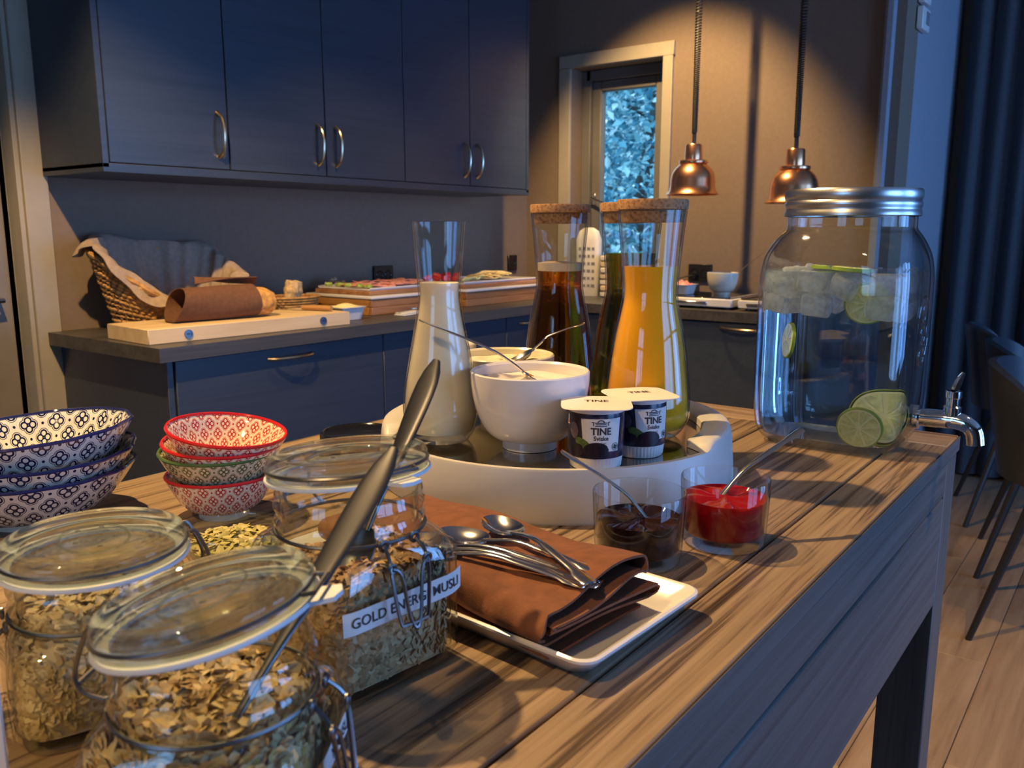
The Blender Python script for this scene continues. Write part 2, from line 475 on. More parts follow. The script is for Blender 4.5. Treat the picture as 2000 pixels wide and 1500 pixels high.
def curtain_mat():
    s = N('curtain_cloth'); v = s.coords(scale=(1, 1, .15)); f = s.noise(v, 300, 2)
    s.bump(f, .15); s.base(s.ramp(f, [(.3, (.045, .048, .058)), (.7, (.068, .070, .080))]), .9)
curtain_mat()

# ================================================================ the room
def slab(name, x0, x1, y0, y1, z0, z1, mat, bev=0.0, parent=None):
    return MB().box(((x0+x1)/2, (y0+y1)/2, (z0+z1)/2), (x1-x0, y1-y0, z1-z0), bev).build(name, mat, parent, smooth=bool(bev))
floor = struct(slab('floor', -2.5, 4.75, -3.0, 2.66, -.12, -.012, 'dark_gap'))
fl_mesh = {}
for r, y in enumerate([-1.535+.19*i for i in range(13)]):          # oak boards on the side the table leaves open
    x = 1.02 - [.0, .9, .45, 1.25, .7][r % 5]*.8
    while x < 4.74:
        x1 = min(x+1.55, 4.74)
        x0 = max(x, .2)
        L = round(x1-x0, 3)
        if L > .05:
            if L not in fl_mesh:
                o = MB().box((0, 0, -.006), (L-.002, .188, .012), .0012).build('plank', 'floor_oak', floor, smooth=False); fl_mesh[L] = o.data
            else:
                o = bpy.data.objects.new('plank', fl_mesh[L]); COL.objects.link(o); o.parent = floor
            o.location = ((x0+x1)/2, y, 0)
        x += 1.55
struct(slab('ceiling', -2.5, 4.75, -3.0, 2.66, CEIL, CEIL+.1, 'ceiling_paint'))
wb = MB()
wb.box((-1.11, 2.74, CEIL/2), (2.78, .16, CEIL)).box((2.48, 2.74, CEIL/2), (2.64, .16, CEIL)).box((.72, 2.74, 2.385), (.88, .16, .53))
struct(wb.build('wall_back', 'wall_paint', smooth=False))
we = MB()
we.box((3.76, 2.5265, CEIL/2), (.2, .267, CEIL)).box((3.76, 1.381, CEIL/2), (.2, 1.022, CEIL))
we.box((3.76, 2.1425, .49), (.2, .501, .98)).box((3.76, 2.1425, 2.316), (.2, .501, .668))
struct(we.build('wall_end', 'wall_paint', smooth=False))
struct(slab('wall_return', 3.86, 4.75, .87, 1.07, 0, CEIL, 'wall_paint_daylit'))
struct(slab('wall_far', 4.75, 4.9, -3.0, 1.07, 0, CEIL, 'wall_paint_dark'))
wf = MB()
for y0, y1 in ((-3.0, -.2), (.9, 2.66)): wf.box((-2.575, (y0+y1)/2, CEIL/2), (.15, y1-y0, CEIL))
wf.box((-2.575, .35, .425), (.15, 1.1, .85)).box((-2.575, .35, 2.4), (.15, 1.1, .5))
struct(wf.build('wall_front', 'wall_paint', smooth=False))
f = MB()
for q in (-.52, 0, .52): f.box((0, q, 1.5), (.05, .05, 1.3))
for z in (.88, 1.6, 2.12): f.box((0, 0, z), (.05, 1.1, .05))
struct(f.build('window_4', 'window_frame_paint', smooth=False, loc=(-2.5, .35, 0)))
wr = MB()
for x0, x1 in ((-2.5, .15), (1.85, 2.45), (4.15, 4.75)): wr.box(((x0+x1)/2, -3.09, CEIL/2), (x1-x0, .18, CEIL))
for x0, x1 in ((.15, 1.85), (2.45, 4.15)):
    wr.box(((x0+x1)/2, -3.09, .2), (x1-x0, .18, .4)); wr.box(((x0+x1)/2, -3.09, 2.475), (x1-x0, .18, .35))
struct(wr.build('wall_right', 'wall_paint', smooth=False))
for k, x in ((2, 1.0), (3, 3.3)):                                  # frames of the daylight windows
    f = MB()
    for q in (-.82, 0, .82): f.box((q, 0, 1.35), (.06, .05, 1.9))
    for z in (.43, 1.7, 2.27): f.box((0, 0, z), (1.7, .05, .06))
    struct(f.build('window_%d' % k, 'window_frame_paint', smooth=False, loc=(x, -3.0, 0)))

# door on the far left of the cupboard wall
d1 = struct(MB().box((.72, 2.745, 1.05), (.86, .04, 2.1), .004).build('door_1', 'door_paint'))
for z, h in ((.52, .72), (1.52, .90)): MB().box((.72, 2.722, z), (.56, .012, h), .008).build('panel', 'door_paint', d1)
MB().tube([(1.09, 2.715, 1.0), (1.09, 2.68, 1.0), (1.00, 2.675, 1.0)], .008).build('door_handle', 'steel', d1)
t1 = MB()
t1.box((1.197, 2.652, 1.06), (.07, .016, 2.12), .002).box((.245, 2.652, 1.06), (.07, .016, 2.12), .002).box((.721, 2.652, 2.145), (1.022, .016, .07), .002)
t1.box((1.155, 2.70, 1.05), (.014, .09, 2.1), .002).box((1.139, 2.735, 1.05), (.02, .02, 2.1), .002)
struct(t1.build('trim_1', 'trim_paint'))
# window in the end wall
t2 = MB()
for y in (2.425, 1.8675): t2.box((3.652, y, 1.4755), (.018, .064 if y > 2 else .049, 1.0105), .002)
t2.box((3.652, 2.1475, 2.0115), (.018, .619, .061), .002).box((3.645, 2.1475, .955), (.04, .63, .03), .002)
struct(t2.build('trim_2', 'trim_paint'))
w1 = MB()
for y in (2.368, 1.917): w1.box((3.79, y, 1.48), (.07, .05, 1.0), .003)
for z in (1.955, 1.005): w1.box((3.79, 2.1425, z), (.07, .45, .05), .003)
win = struct(w1.build('window_1', 'window_frame_paint'))
sh = MB()
for y in (2.318, 1.967): sh.box((3.80, y, 1.48), (.05, .05, .90), .004)
for z in (1.905, 1.055): sh.box((3.80, 2.1425, z), (.05, .30, .05), .004)
sash = sh.build('sash', 'window_frame_paint', win)
MB().box((3.805, 2.1425, 1.48), (.006, .302, .80)).build('pane', 'pane', sash, smooth=False)
MB().box((3.772, 2.322, 1.36), (.008, .022, .06), .003).tube([(3.765, 2.322, 1.365), (3.745, 2.322, 1.365), (3.742, 2.27, 1.345), (3.742, 2.235, 1.335)], [.007, .007, .006, .005]).build('window_handle', 'steel', sash)
# door frame profile closing the end wall
t3 = MB().box((3.635, .917, CEIL/2), (.05, .022, CEIL), .001).box((3.652, .94, CEIL/2), (.016, .008, CEIL))
struct(t3.build('trim_3', 'wall_paint_daylit'))
tt = thing('wall_thermostat', 'small white plastic control box high on the blue-lit wall beside the curtain', 'thermostat', (3.86, .866, 2.0))
MB().box((0, -.012, .03), (.12, .024, .085), .003).build('housing', 'white_plastic', tt)
MB().box((.018, -.0255, .035), (.05, .003, .05), .001).build('display', 'print_grey', tt)
MB().box((-.01, -.014, .13), (.10, .028, .09), .003).build('upper_housing', 'white_plastic', tt)

# curtain
def cf(u, v):
    y = .80 - 3.1*u
    ph = 2*PI*(y/.115) + .8*math.sin(y*9)
    a = .026 + .010*math.sin(y*17)
    return (4.62 + a*math.sin(ph) + .006*math.sin(ph*2+v*3), y + .012*math.cos(ph), .015 + 2.60*v)
tag(MB().grid(cf, 360, 6, .004).build('curtain', 'curtain_cloth', auto=80), 'dark grey floor-length pleated curtain behind the black chairs', 'curtain')

# ---------------------------------------------------------------- trees outside the window
struct(slab('ground', 5.2, 40, -20, 24, -.9, -.8, 'outdoor_ground'))
def tree(loc, h, r, seed, label):
    rng = random.Random(seed)
    t = thing('tree', label, 'tree', loc, 0, 'trees outside the window')
    pts = [(rng.uniform(-.05, .05)*k, rng.uniform(-.05, .05)*k, h*k/6) for k in range(7)]
    m = MB().tube(pts, [.13*(1-k/7.5) for k in range(7)], 8)
    for k in range(14):
        z = h*(.15+.8*k/14); a = k*2.4; L = r*(1-.6*k/14)
        m.tube([(0, 0, z), (math.cos(a)*L*.6, math.sin(a)*L*.6, z+.1), (math.cos(a)*L, math.sin(a)*L, z+.05)], [.03, .018, .006], 5)
    m.build('trunk', 'bark', t)
    f = MB()
    for k in range(6500):
        z = h*rng.uniform(.08, 1.0); R = r*(1.08 - .75*z/h)*math.sqrt(rng.uniform(.05, 1)); a = rng.uniform(0, 2*PI)
        c = Vector((R*math.cos(a), R*math.sin(a), z)); s = rng.uniform(.03, .08)
        M = Matrix.Translation(c) @ Euler((rng.uniform(-1, 1), rng.uniform(-1, 1), rng.uniform(0, 6))).to_matrix().to_4x4()
        f.add([(-s, 0, 0), (0, -s*.5, .01), (s, 0, 0), (0, s*.5, .015)], [(0, 1, 2, 3)], None, M)
    tag(f.build('foliage', 'needles', t, smooth=False), kind='stuff')
tree((8.2, 4.42, -.8), 4.8, .95, 1, 'leafy tree with a bluish cast outside, nearest to the window')
tree((10.6, 6.25, -.8), 5.4, 1.2, 2, 'leafy tree with a bluish cast outside, left behind the nearest one')
tree((14.5, 8.0, -.8), 5.6, 2.0, 3, 'more distant bluish tree outside behind the two nearer ones')

# ================================================================ fitted kitchen
def bow_handle(parent, p, L, axis, out, r=.0052):
    """arched bar handle; p = centre on the panel, out = outward unit vector"""
    a = Vector(axis); o = Vector(out); pts = []
    for i in range(13):
        t = -1+2*i/12
        pts.append(Vector(p) + a*(L/2*t) + o*(.004 + .028*(1-t*t)**.6 if abs(t) < 1 else -.001))
    return MB().tube(pts, [.0065]+[r]*11+[.0065], 8).build('handle', 'brass', parent)
YF = 2.30
def wall_unit(x0, x1, doors, label):
    t = thing('wall_cabinet', label, 'cabinet', ((x0+x1)/2, 2.66, 1.372), 0, 'wall cabinets over the worktop')
    xm = (x0+x1)/2
    m = MB(); zt = 1.2; z0 = .012
    m.box((0, -.172, (zt+z0)/2), (x1-x0, .34, zt-z0)); m.build('carcass', 'cupboard', t, smooth=False)
    for a, b, hs in doors:
        d = MB().box(((a+b)/2-xm, -.3515, (zt+.012)/2), (b-a-.004, .019, zt-.012), .0015).build('door', 'cupboard', t)
        bow_handle(d, ((b-.036 if hs > 0 else a+.043)-xm, -.361, .112), .132, (0, 0, 1), (0, -1, 0))
    return t
wall_unit(1.237, 1.618, [(1.237, 1.618, 1)], 'single-door dark wall cabinet at the left end by the door frame')
wall_unit(1.618, 2.382, [(1.618, 2.0, 1), (2.0, 2.382, -1)], 'two-door dark wall cabinet in the middle of the row')
wall_unit(2.382, 3.155, [(2.382, 2.764, 1), (2.764, 3.155, -1)], 'two-door dark wall cabinet at the right end next to the window')
cp = thing('cabinet_pelmet', 'dark side panel and bottom rail framing the row of wall cabinets', 'panel', (2.2, 2.66, 1.372))
MB().box((-.972, -.18, .598), (.018, .36, 1.2), .001).build('side_panel', 'cupboard', cp)
MB().box((.966, -.18, .598), (.018, .36, 1.2), .001).build('side_panel', 'cupboard', cp)
MB().box((-.003, -.18, -.002), (1.956, .36, .024), .001).build('bottom_rail', 'cupboard', cp)

def base_unit(x0, x1, label, hx=None, hz=.828):
    t = thing('base_cabinet', label, 'cabinet', ((x0+x1)/2, 2.66, 0), 0, 'base cabinets under the long worktop')
    xm = (x0+x1)/2
    MB().box((0, -.29, .48), (x1-x0, .56, .76)).build('carcass', 'cupboard', t, smooth=False)
    MB().box((0, -.27, .05), (x1-x0, .50, .10)).build('plinth', 'plinth', t, smooth=False)
    d = MB().box((0, -.585, .48), (x1-x0-.004, .02, .755), .0015).build('drawer_front', 'cupboard', t)
    bow_handle(d, ((hx or xm)-xm, -.595, hz), .166, (1, 0, 0), (0, -1, 0))
base_unit(1.245, 2.015, 'dark base cabinet under the bread board, leftmost of the run')
base_unit(2.015, 2.70, 'dark base cabinet under the cold-cut platter')
base_unit(2.70, 3.045, 'narrow dark base cabinet next to the inner corner', 2.872)
MB_ = MB().box((1.234, 2.365, .43), (.018, .59, .86), .001)
tag(MB_.build('cabinet_end_panel', 'cupboard'), 'dark end panel closing the left side of the base cabinets', 'panel')
def base_unit_end(y0, y1, label):
    t = thing('base_cabinet', label, 'cabinet', (3.66, (y0+y1)/2, 0), 0, 'base cabinets under the window')
    MB().box((-.29, 0, .48), (.56, y1-y0, .76)).build('carcass', 'cupboard', t, smooth=False)
    MB().box((-.27, 0, .05), (.50, y1-y0, .10)).build('plinth', 'plinth', t, smooth=False)
    d = MB().box((-.585, 0, .48), (.02, y1-y0-.004, .755), .0015).build('drawer_front', 'cupboard', t)
    bow_handle(d, (-.595, 0, .836), .166, (0, 1, 0), (-1, 0, 0))
base_unit_end(.96, 1.50, 'dark base cabinet below the hot plates')
base_unit_end(1.50, 2.04, 'dark base cabinet below the window')
poly = [(1.19, 2.04), (3.05, 2.04), (3.05, .945), (3.658, .945), (3.658, 2.658), (1.19, 2.658)]
tag(MB().prism(poly, .862, .9).build('worktop', 'worktop', smooth=False), 'dark L-shaped worktop along the cupboard wall and under the window', 'worktop')

def outlet(label, loc, rz, n):
    t = thing('wall_socket', label, 'socket', loc, rz, 'black wall sockets')
    MB().box((0, -.006, 0), (.042*n+.03, .012, .078), .002).build('plate', 'black_plastic', t)
    for i in range(n):
        x = (i-(n-1)/2)*.05
        MB().tube([(x+.018*math.cos(q*PI/8), -.012, .018*math.sin(q*PI/8)) for q in range(16)], .002, 6, True).build('socket_ring', 'black_gloss', t)
    return t
outlet('black double wall socket above the cold-cut platter', (2.60, 2.66, 1.015), 0, 2)
outlet('black wall socket in the corner behind the amber juice', (3.52, 2.66, 1.04), 0, 1)
so = outlet('black double wall socket with a plug behind the small dish, below the copper lamps', (3.66, 1.675, 1.012), -PI/2, 2)
MB().tube([(-.02, -.01, -.01), (-.02, -.045, -.012)], .016, 10).build('plug', 'black_plastic', so)
MB().tube(smooth_path([(-.02, -.045, -.012), (-.06, -.075, -.02), (-.13, -.09, -.05), (-.18, -.12, -.09)]), .0035, 6).build('cable', 'black_cord', so)

# ---------------------------------------------------------------- copper pendant lamps
def pendant(loc, label):
    t = thing('pendant_lamp', label, 'lamp', loc, 0, 'copper heat lamps')
    pr = [(.104, 0), (.107, .002), (.104, .005), (.094, .016), (.090, .035), (.089, .062), (.085, .084), (.074, .104), (.058, .119), (.054, .123)]
    inn = [(r-.003, z-.001 if i > 2 else z+.001) for i, (r, z) in enumerate(pr)]
    MB().lathe(pr + [(.03, .127), (.03, .124)] + inn[::-1], 48).build('shade', 'copper', t)
    MB().lathe([(.03, .122), (.056, .124), (.058, .130), (.056, .137), (.036, .139), (.03, .139)], 40, closed=True).build('collar', 'copper', t)
    MB().lathe([(0, .137), (.035, .137), (.0355, .15), (.034, .196), (.031, .201), (0, .201)], 32).build('neck', 'copper', t)
    for a in (0.6, 0.6+PI): MB().lathe([(0, 0), (.006, .001), (.006, .011), (0, .012)], 10, Matrix.Translation((.056*math.cos(a), .056*math.sin(a), .130)) @ Euler((0, PI/2, a)).to_matrix().to_4x4() @ Matrix.Translation((0, 0, -.002))).build('knob', 'copper', t)
    H = CEIL - loc[2]
    MB().tube([(0, 0, .20), (0, 0, .255)], .0085, 8).build('cord_sleeve', 'black_cord', t)
    pts = []; z = .245; a = 0
    while z < H-.002:
        k = (z-.245)/(H-.245); pitch = .0062 + .020*k**1.6
        rr = .0085 + .006*k
        for q in range(10):
            pts.append((rr*math.cos(a), rr*math.sin(a), z)); a += 2*PI/10; z += pitch/10
    MB().tube(pts, .0036, 5).build('coiled_cord', 'black_cord', t)
    MB().lathe([(0, H-.03), (.045, H-.03), (.05, H-.024), (.05, H), (0, H)], 24).build('ceiling_cap', 'copper', t)
pendant((3.30, 1.561, 1.346), 'polished copper bell-shaped pendant lamp hanging in front of the window edge')
pendant((3.30, 1.142, 1.305), 'polished copper bell-shaped pendant lamp hanging above the drinks dispenser lid')

# ---------------------------------------------------------------- chairs
def chair(loc, rz, label):
    t = thing('dining_chair', label, 'chair', loc, rz, 'black shell chairs')
    def back(u, v):
        a = (u-.5)*2
        wd = (.19 + .075*min(1, v*1.3)) * (1 - .12*max(0, v-.8)*5*.2)
        x = wd*math.sin(a*1.25)
        top = .335*(1 - .22*abs(a)**3.0)
        y = .235*math.cos(a*1.12) - .03 + .05*v - .02
        return (x, y, .485 + top*v)
    MB().grid(back, 25, 13, .022).build('backrest', 'chair_shell', t, auto=70)
    def seat(u, v):
        an = u*2*PI; r = v
        x = .225*r*math.cos(an); y = .215*r*math.sin(an) - .02
        return (x, y, .455 + .012*r*r + .028*max(0, math.sin(an))*r**3)
    MB().grid(seat, 28, 7, .03, True).build('seat', 'chair_shell', t, auto=70)
    for sx in (-1, 1):
        for sy in (-1, 1):
            MB().tube([(sx*.13, sy*.11-.02, .44), (sx*.225, sy*.215-.005, 0)], [.015, .0095], 8).build('leg', 'chair_leg', t)
    return t
chair((2.93, .125, 0), .0, 'black shell chair nearest to the drinks table, cut off by the right photo edge')
chair((3.48, .215, 0), .12, 'middle black shell chair, mostly hidden behind the nearest chair')
chair((4.06, .375, 0), .25, 'farthest black shell chair, standing against the curtain')

# ================================================================ food on the long worktop
W = .9
b = thing('bread_board', 'thick pale wooden cutting board on the left end of the worktop', 'cutting board', (1.555, 2.220, W), -.055)
MB().box((0, 0, .021), (.68, .235, .042), .002).build('slab', 'board_wood', b)
for x in (-.225, .232):
    MB().lathe([(0, 0), (.0125, 0), (.0125, .003), (.0095, .003), (.0095, .001), (0, .001)], 24, Matrix.Translation((x, -.1174, .021)) @ Euler((PI/2, 0, 0)).to_matrix().to_4x4()).build('bolt', 'wire', b)
    MB().box((x, -.1190, .021), (.010, .002, .003)).build('bolt_slot', 'black_plastic', b)
bt = .942
# bread loaf and the cloth rolled round it
def loaf(u, v):
    a = u*2*PI; s = (v-.5)*2
    k = (1-abs(s)**5)**.35 if abs(s) < 1 else 0
    n = 1 + .04*math.sin(7*a+s*5)
    return (.125*s, .048*k*math.cos(a)*n, .043 + .042*k*math.sin(a)*n*(1.1 if math.sin(a) > 0 else 1.0))
lf = tag(MB().grid(loaf, 28, 22, 0, True).build('bread_loaf', 'crust', loc=(1.548, 2.205, bt), rot=(0, 0, -.12)), 'golden bread loaf sticking out of the brown cloth on the cutting board', 'bread')
def wrap(u, v):
    a = -.35*PI + u*2.25*PI; s = -.175 + v*.245
    r = 1.0 + .05*math.sin(3*a+v*4) + .06*(u > .8)*(u-.8)*5
    open_ = max(0, -.11-s)*2.0
    hz = .050*r + .10*open_*.15; wy = .055*r + .06*open_*.2
    return (s + .02*math.sin(a)*(v < .3)*(1-v/.3), wy*math.cos(a), max(.0035, .0485 + hz*math.sin(a)))
bc = thing('bread_cloth', 'brown cloth napkin rolled around the bread loaf', 'cloth', (1.530, 2.207, bt), -.12)
MB().grid(wrap, 46, 20, .0025).build('cloth_roll', 'bread_cloth', bc, auto=80)
def flap(u, v): return (-.10+.19*v + .02*u, .02+.05*u - .02*v, .104 + .012*math.sin(u*3+v*2) + .012*u*(1-v) + .004*v)
MB().grid(flap, 10, 14, .0025).build('cloth_flap', 'bread_cloth', bc, auto=80)
k = thing('bread_knife', 'bread knife with an orange-brown wooden handle on the cutting board', 'knife', (1.855, 2.135, bt+.001), 1.86)
MB().tube([(0, 0, .009), (.02, 0, .0095), (.06, 0, .010), (.11, 0, .0095)], [(.009, .008), (.011, .009), (.0095, .009), (.010, .008)], 10).build('handle', 'knife_handle', k)
MB().prism([(.10, -.011), (.22, -.010), (.27, .008), (.10, .011)], .007, .0085).build('blade', 'steel', k, smooth=False)
bd = thing('butter_dish', 'small white rectangular dish of butter at the right end of the cutting board', 'dish', (1.985, 2.215, W), -.05)
pr = [(.0, .004, 8), (.036, .002, 8), (.038, 0, 8), (.041, .002, 8), (.050, .040, 8), (.056, .044, 8), (.056, .046, 8), (.048, .046, 8), (.040, .010, 8), (0, .009, 8)]
MB().lathe(pr, 48).build('dish', 'white_ceramic', bd)
MB().grid(lambda u, v: ((u-.5)*.086, (v-.5)*.086, .042+.014*math.sin(u*PI)*math.sin(v*PI)+.003*math.sin(u*13+v*9)), 14, 14, .012).build('butter', 'butter_fat', bd)

# big bread basket with its cloth lining
bk = thing('bread_basket', 'large wicker bread basket with high sides behind the cutting board', 'basket', (1.515, 2.478, W))
def rimh(a):       # wall height round the basket: low towards the room (-Y)
    c = .5+.5*math.sin(a)
    return .055 + .175*c**.8 + .06*max(0, -math.cos(a))**2
def wallp(a, k, off=0.0):
    h = rimh(a)*k; fl = .26*rimh(a)*k
    return ((.185+fl*1.15+off)*math.cos(a), (.115+fl*.55+off)*math.sin(a), .008+h)
st = MB()
for i in range(12):
    k_ = (i+.5)/12
    st.tube([wallp(2*PI*j/120, k_, .0035*(1 if (j+i) % 2 else -1)) for j in range(120)], .0042+.002*(i % 2), 5, True)
tag(st.build('weave', 'wicker', bk), kind='stuff')
sk = MB()
for i in range(40): a = 2*PI*i/40; sk.tube([wallp(a, 0), wallp(a, .5), wallp(a, 1.0)], .0035, 5)
tag(sk.build('stakes', 'wicker_dark', bk), kind='stuff')
MB().tube([wallp(2*PI*j/100, 1.03, .004*math.sin(j*1.3)) for j in range(100)], .0085, 7, True).build('rim', 'wicker', bk)
MB().lathe([(0, .002), (1, .002), (1, .008), (0, .008)], 48, Matrix.Diagonal((.19, .12, 1, 1))).build('bottom', 'wicker_dark', bk)
def liner(u, v):
    a = 2*PI*u
    if v < .35: r = v/.35; p = wallp(a, 0, -.012); return (p[0]*r, p[1]*r, .016+.006*math.sin(u*40)*r)
    k_ = (v-.35)/.55
    fold = .010*math.sin(a*9+1)*min(1, k_)+.006*math.sin(a*23)
    if k_ <= 1: p = wallp(a, k_*1.12, -.021 + fold); return (p[0], p[1], p[2]+.005)
    e = (v-.90)/.10; p = wallp(a, 1.12, -.021+fold+.042*e)
    lp = .5+.5*math.sin(a*5+.6)
    return (p[0], p[1], p[2]+.010*math.sin(e*PI) - .05*e*lp + .02*(1-lp)*e)
tag(MB().grid(liner, 150, 30, .0022, True).build('cloth_liner', 'liner_cloth', loc=(1.515, 2.478, W), auto=80), 'taupe cloth lining draped over the rim of the large bread basket', 'cloth')
# small wicker basket with bread chunks
sb = thing('wicker_basket', 'small low wicker basket behind the cutting board holding bread pieces', 'basket', (1.985, 2.50, W))
st = MB()
for i in range(7): st.tube([((.085+.004*i+.003*(1 if (j+i) % 2 else -1))*math.cos(2*PI*j/60), (.062+.003*i)*math.sin(2*PI*j/60), .008+.0095*i) for j in range(60)], .005, 5, True)
tag(st.build('weave', 'wicker', sb), kind='stuff')
MB().lathe([(0, .002), (.084, .002), (.084, .008), (0, .008)], 32, Matrix.Diagonal((1, .72, 1, 1))).build('bottom', 'wicker_dark', sb)
def chunk(sx, sy, sz, sd):
    rg = random.Random(sd); ph = [rg.uniform(0, 6) for _ in range(6)]
    def f(u, v):
        a = 2*PI*u; th = PI*v
        x, y, z = math.sin(th)*math.cos(a), math.sin(th)*math.sin(a), math.cos(th)
        m = max(abs(x), abs(y), abs(z)); q = .55+.45/m*1.0
        n = 1+.07*math.sin(4*x+ph[0])*math.sin(5*y+ph[1])+.05*math.sin(9*z+ph[2])+.03*math.sin(17*x+ph[3])*math.sin(19*y+ph[4])
        return (sx*x*q*n, sy*y*q*n, sz*z*q*n)
    return MB().grid(f, 26, 16, 0, True)
tag(chunk(.034, .028, .036, 3).build('bread_piece', 'crumb', loc=(1.975, 2.475, .992), rot=(.1, .1, .4)), 'upright cut chunk of pale bread in the small wicker basket', 'bread')
tag(chunk(.036, .030, .018, 5).build('bread_piece', 'crust', loc=(1.925, 2.51, .945), rot=(0, .2, .9)), 'darker bread piece lying in the small wicker basket behind the chunk', 'bread')

# serving platters on wooden crates
def crate(loc, sx, sy, h, label):
    t = thing('wooden_crate', label, 'crate', loc)
    for i in range(2):
        z = h*(i+.5)/2
        for s in (-1, 1): MB().box((0, s*(sy/2-.009), z), (sx, .018, h/2-.001), .0015).build('plank', 'crate_wood', t)
        for s in (-1, 1): MB().box((s*(sx/2-.009), 0, z), (.018, sy-.037, h/2-.001), .0015).build('plank', 'crate_wood_side', t)
    MB().box((0, 0, .006), (sx-.038, sy-.038, .012)).build('bottom', 'crate_wood', t, smooth=False)
    return t
crate((2.36, 2.41, W), .46, .35, .058, 'wooden crate under the ham platter')
crate((2.895, 2.385, W), .56, .37, .058, 'longer wooden crate under the cheese and vegetable platter')
for x, y, sx, sy, n1, n2 in ((2.36, 2.41, .47, .36, 'ham', 'left'), (2.895, 2.385, .57, .38, 'cheese', 'right')):
    tag(MB().box((0, 0, .005), (sx, sy, .010), .003, seg=2).build('serving_slab', 'white_ceramic', loc=(x, y, .9585)), 'thin white slab lying on the crate below the %s board' % n1, 'slab')
    tag(MB().box((0, 0, .008), (sx-.05, sy-.06, .016), .003).build('serving_board', 'crate_wood', loc=(x, y+.005, .969)), 'reddish wooden board under the white %s plate' % n1, 'board')
    MBp = MB().box((0, 0, .004), (sx-.07, sy-.08, .006), .002).tube([(a*(sx-.072)/2, c*(sy-.082)/2, .008) for a, c in ((-1, -1), (1, -1), (1, 1), (-1, 1))], .004, 6, True)
    tag(MBp.build('serving_plate', 'white_ceramic', loc=(x, y+.005, .9845)), 'flat white rectangular plate carrying the %s' % ('ham slices' if n1 == 'ham' else 'cheese and vegetables'), 'plate')
rg = random.Random(4)
def slice_(mat, r, loc, name, label, cat, group, tilt=.12, e=2.6):
    ph = rg.uniform(0, 6)
    def f(u, v):
        a = 2*PI*u; R = r*v*(1+.08*math.sin(3*a+ph)); return (R*math.cos(a), R*math.sin(a)*.75, .004*math.sin(2*a+ph)*v*v+.003*math.sin(9*v+ph))
    return tag(MB().grid(f, 22, 6, .0016, True).build(name, mat, loc=loc, rot=(rg.uniform(-tilt, tilt), rg.uniform(-tilt, tilt)+.07, rg.uniform(0, 3))), label, cat, group)
for i in range(7):
    for j in range(3):
        slice_('ham', .046, (2.225+.045*i, 2.315+.085*j, .998+.0012*(i % 3)+.001*i*.5), 'ham_slice', 'pink ham slice on the left serving plate', 'ham', 'ham slices on the left plate', .06)
for i in range(5): tag(chunk(.016, .014, .007, 20+i).build('lettuce_leaf', 'lettuce', loc=(2.19+.006*(i % 2), 2.31+.055*i, 1.0), rot=(0, 0, i)), 'crumpled green lettuce garnish on the ham plate edge', 'lettuce', 'lettuce on the ham plate')
for i in range(9):
    tag(chunk(.020, .012, .011, 40+i).build('pepper_piece', 'pepper_red', loc=(2.665+.03*(i % 4)+.01*rg.random(), 2.36+.05*(i//4)+.02*(i % 2), 1.004+.010*(i % 2)), rot=(0, .3, i*1.1)), 'red bell pepper piece on the vegetable plate', 'pepper', 'red pepper pieces')
for i in range(5):
    slice_('cucumber', .021, (2.70+.024*i, 2.275+.006*(i % 2), 1.001+.002*i), 'cucumber_slice', 'pale green cucumber slice on the vegetable plate', 'cucumber', 'cucumber slices', .15)
for i in range(12):
    slice_('cheese', .045, (2.90+.028*(i % 6)-.004*i, 2.32+.055*(i//6)+.012*(i % 2), .9995+.0030*(i % 6)+.0035*(i//6)), 'cheese_slice', 'pale yellow cheese slice in the pile on the right plate', 'cheese', 'cheese slices on the right plate', .09)
def film(u, v):
    return (.07*(u-.5)+.012*math.sin(9*v+5*u), .05*(v-.5)+.01*math.sin(11*u), .014+.012*math.sin(7*u+3*v)*math.cos(8*v)+.014*math.sin(PI*u)*math.sin(PI*v))
tag(MB().grid(film, 16, 14, .0006).build('plastic_film', 'film', loc=(2.24, 2.562, .990), smooth=False), 'crumpled piece of clear plastic film behind the ham', 'film')
nf = thing('folded_napkin', 'small folded white napkin under a fork in front of the ham crate', 'napkin', (2.245, 2.165, W), .2)
MB().box((0, 0, .003), (.12, .05, .005), .002).box((.004, .003, .0085), (.11, .045, .005), .002).build('napkin', 'paper', nf)
def fork(loc, rz, label):
    t = thing('fork', label, 'fork', loc, rz)
    MB().tube([(0, 0, .004), (.05, 0, .006), (.09, 0, .003), (.11, 0, .004)], [(.005, .0012), (.0035, .0012), (.003, .0012), (.010, .001)], 8).build('handle', 'cutlery', t)
    for i in range(4): MB().tube([(.108, (i-1.5)*.0052, .004), (.135, (i-1.5)*.0056, .0015), (.155, (i-1.5)*.005, .004)], [.0016, .0013, .0007], 6).build('tine', 'cutlery', t)
fork((2.19, 2.16, .911), .35, 'steel serving fork lying on the folded napkin by the crate')

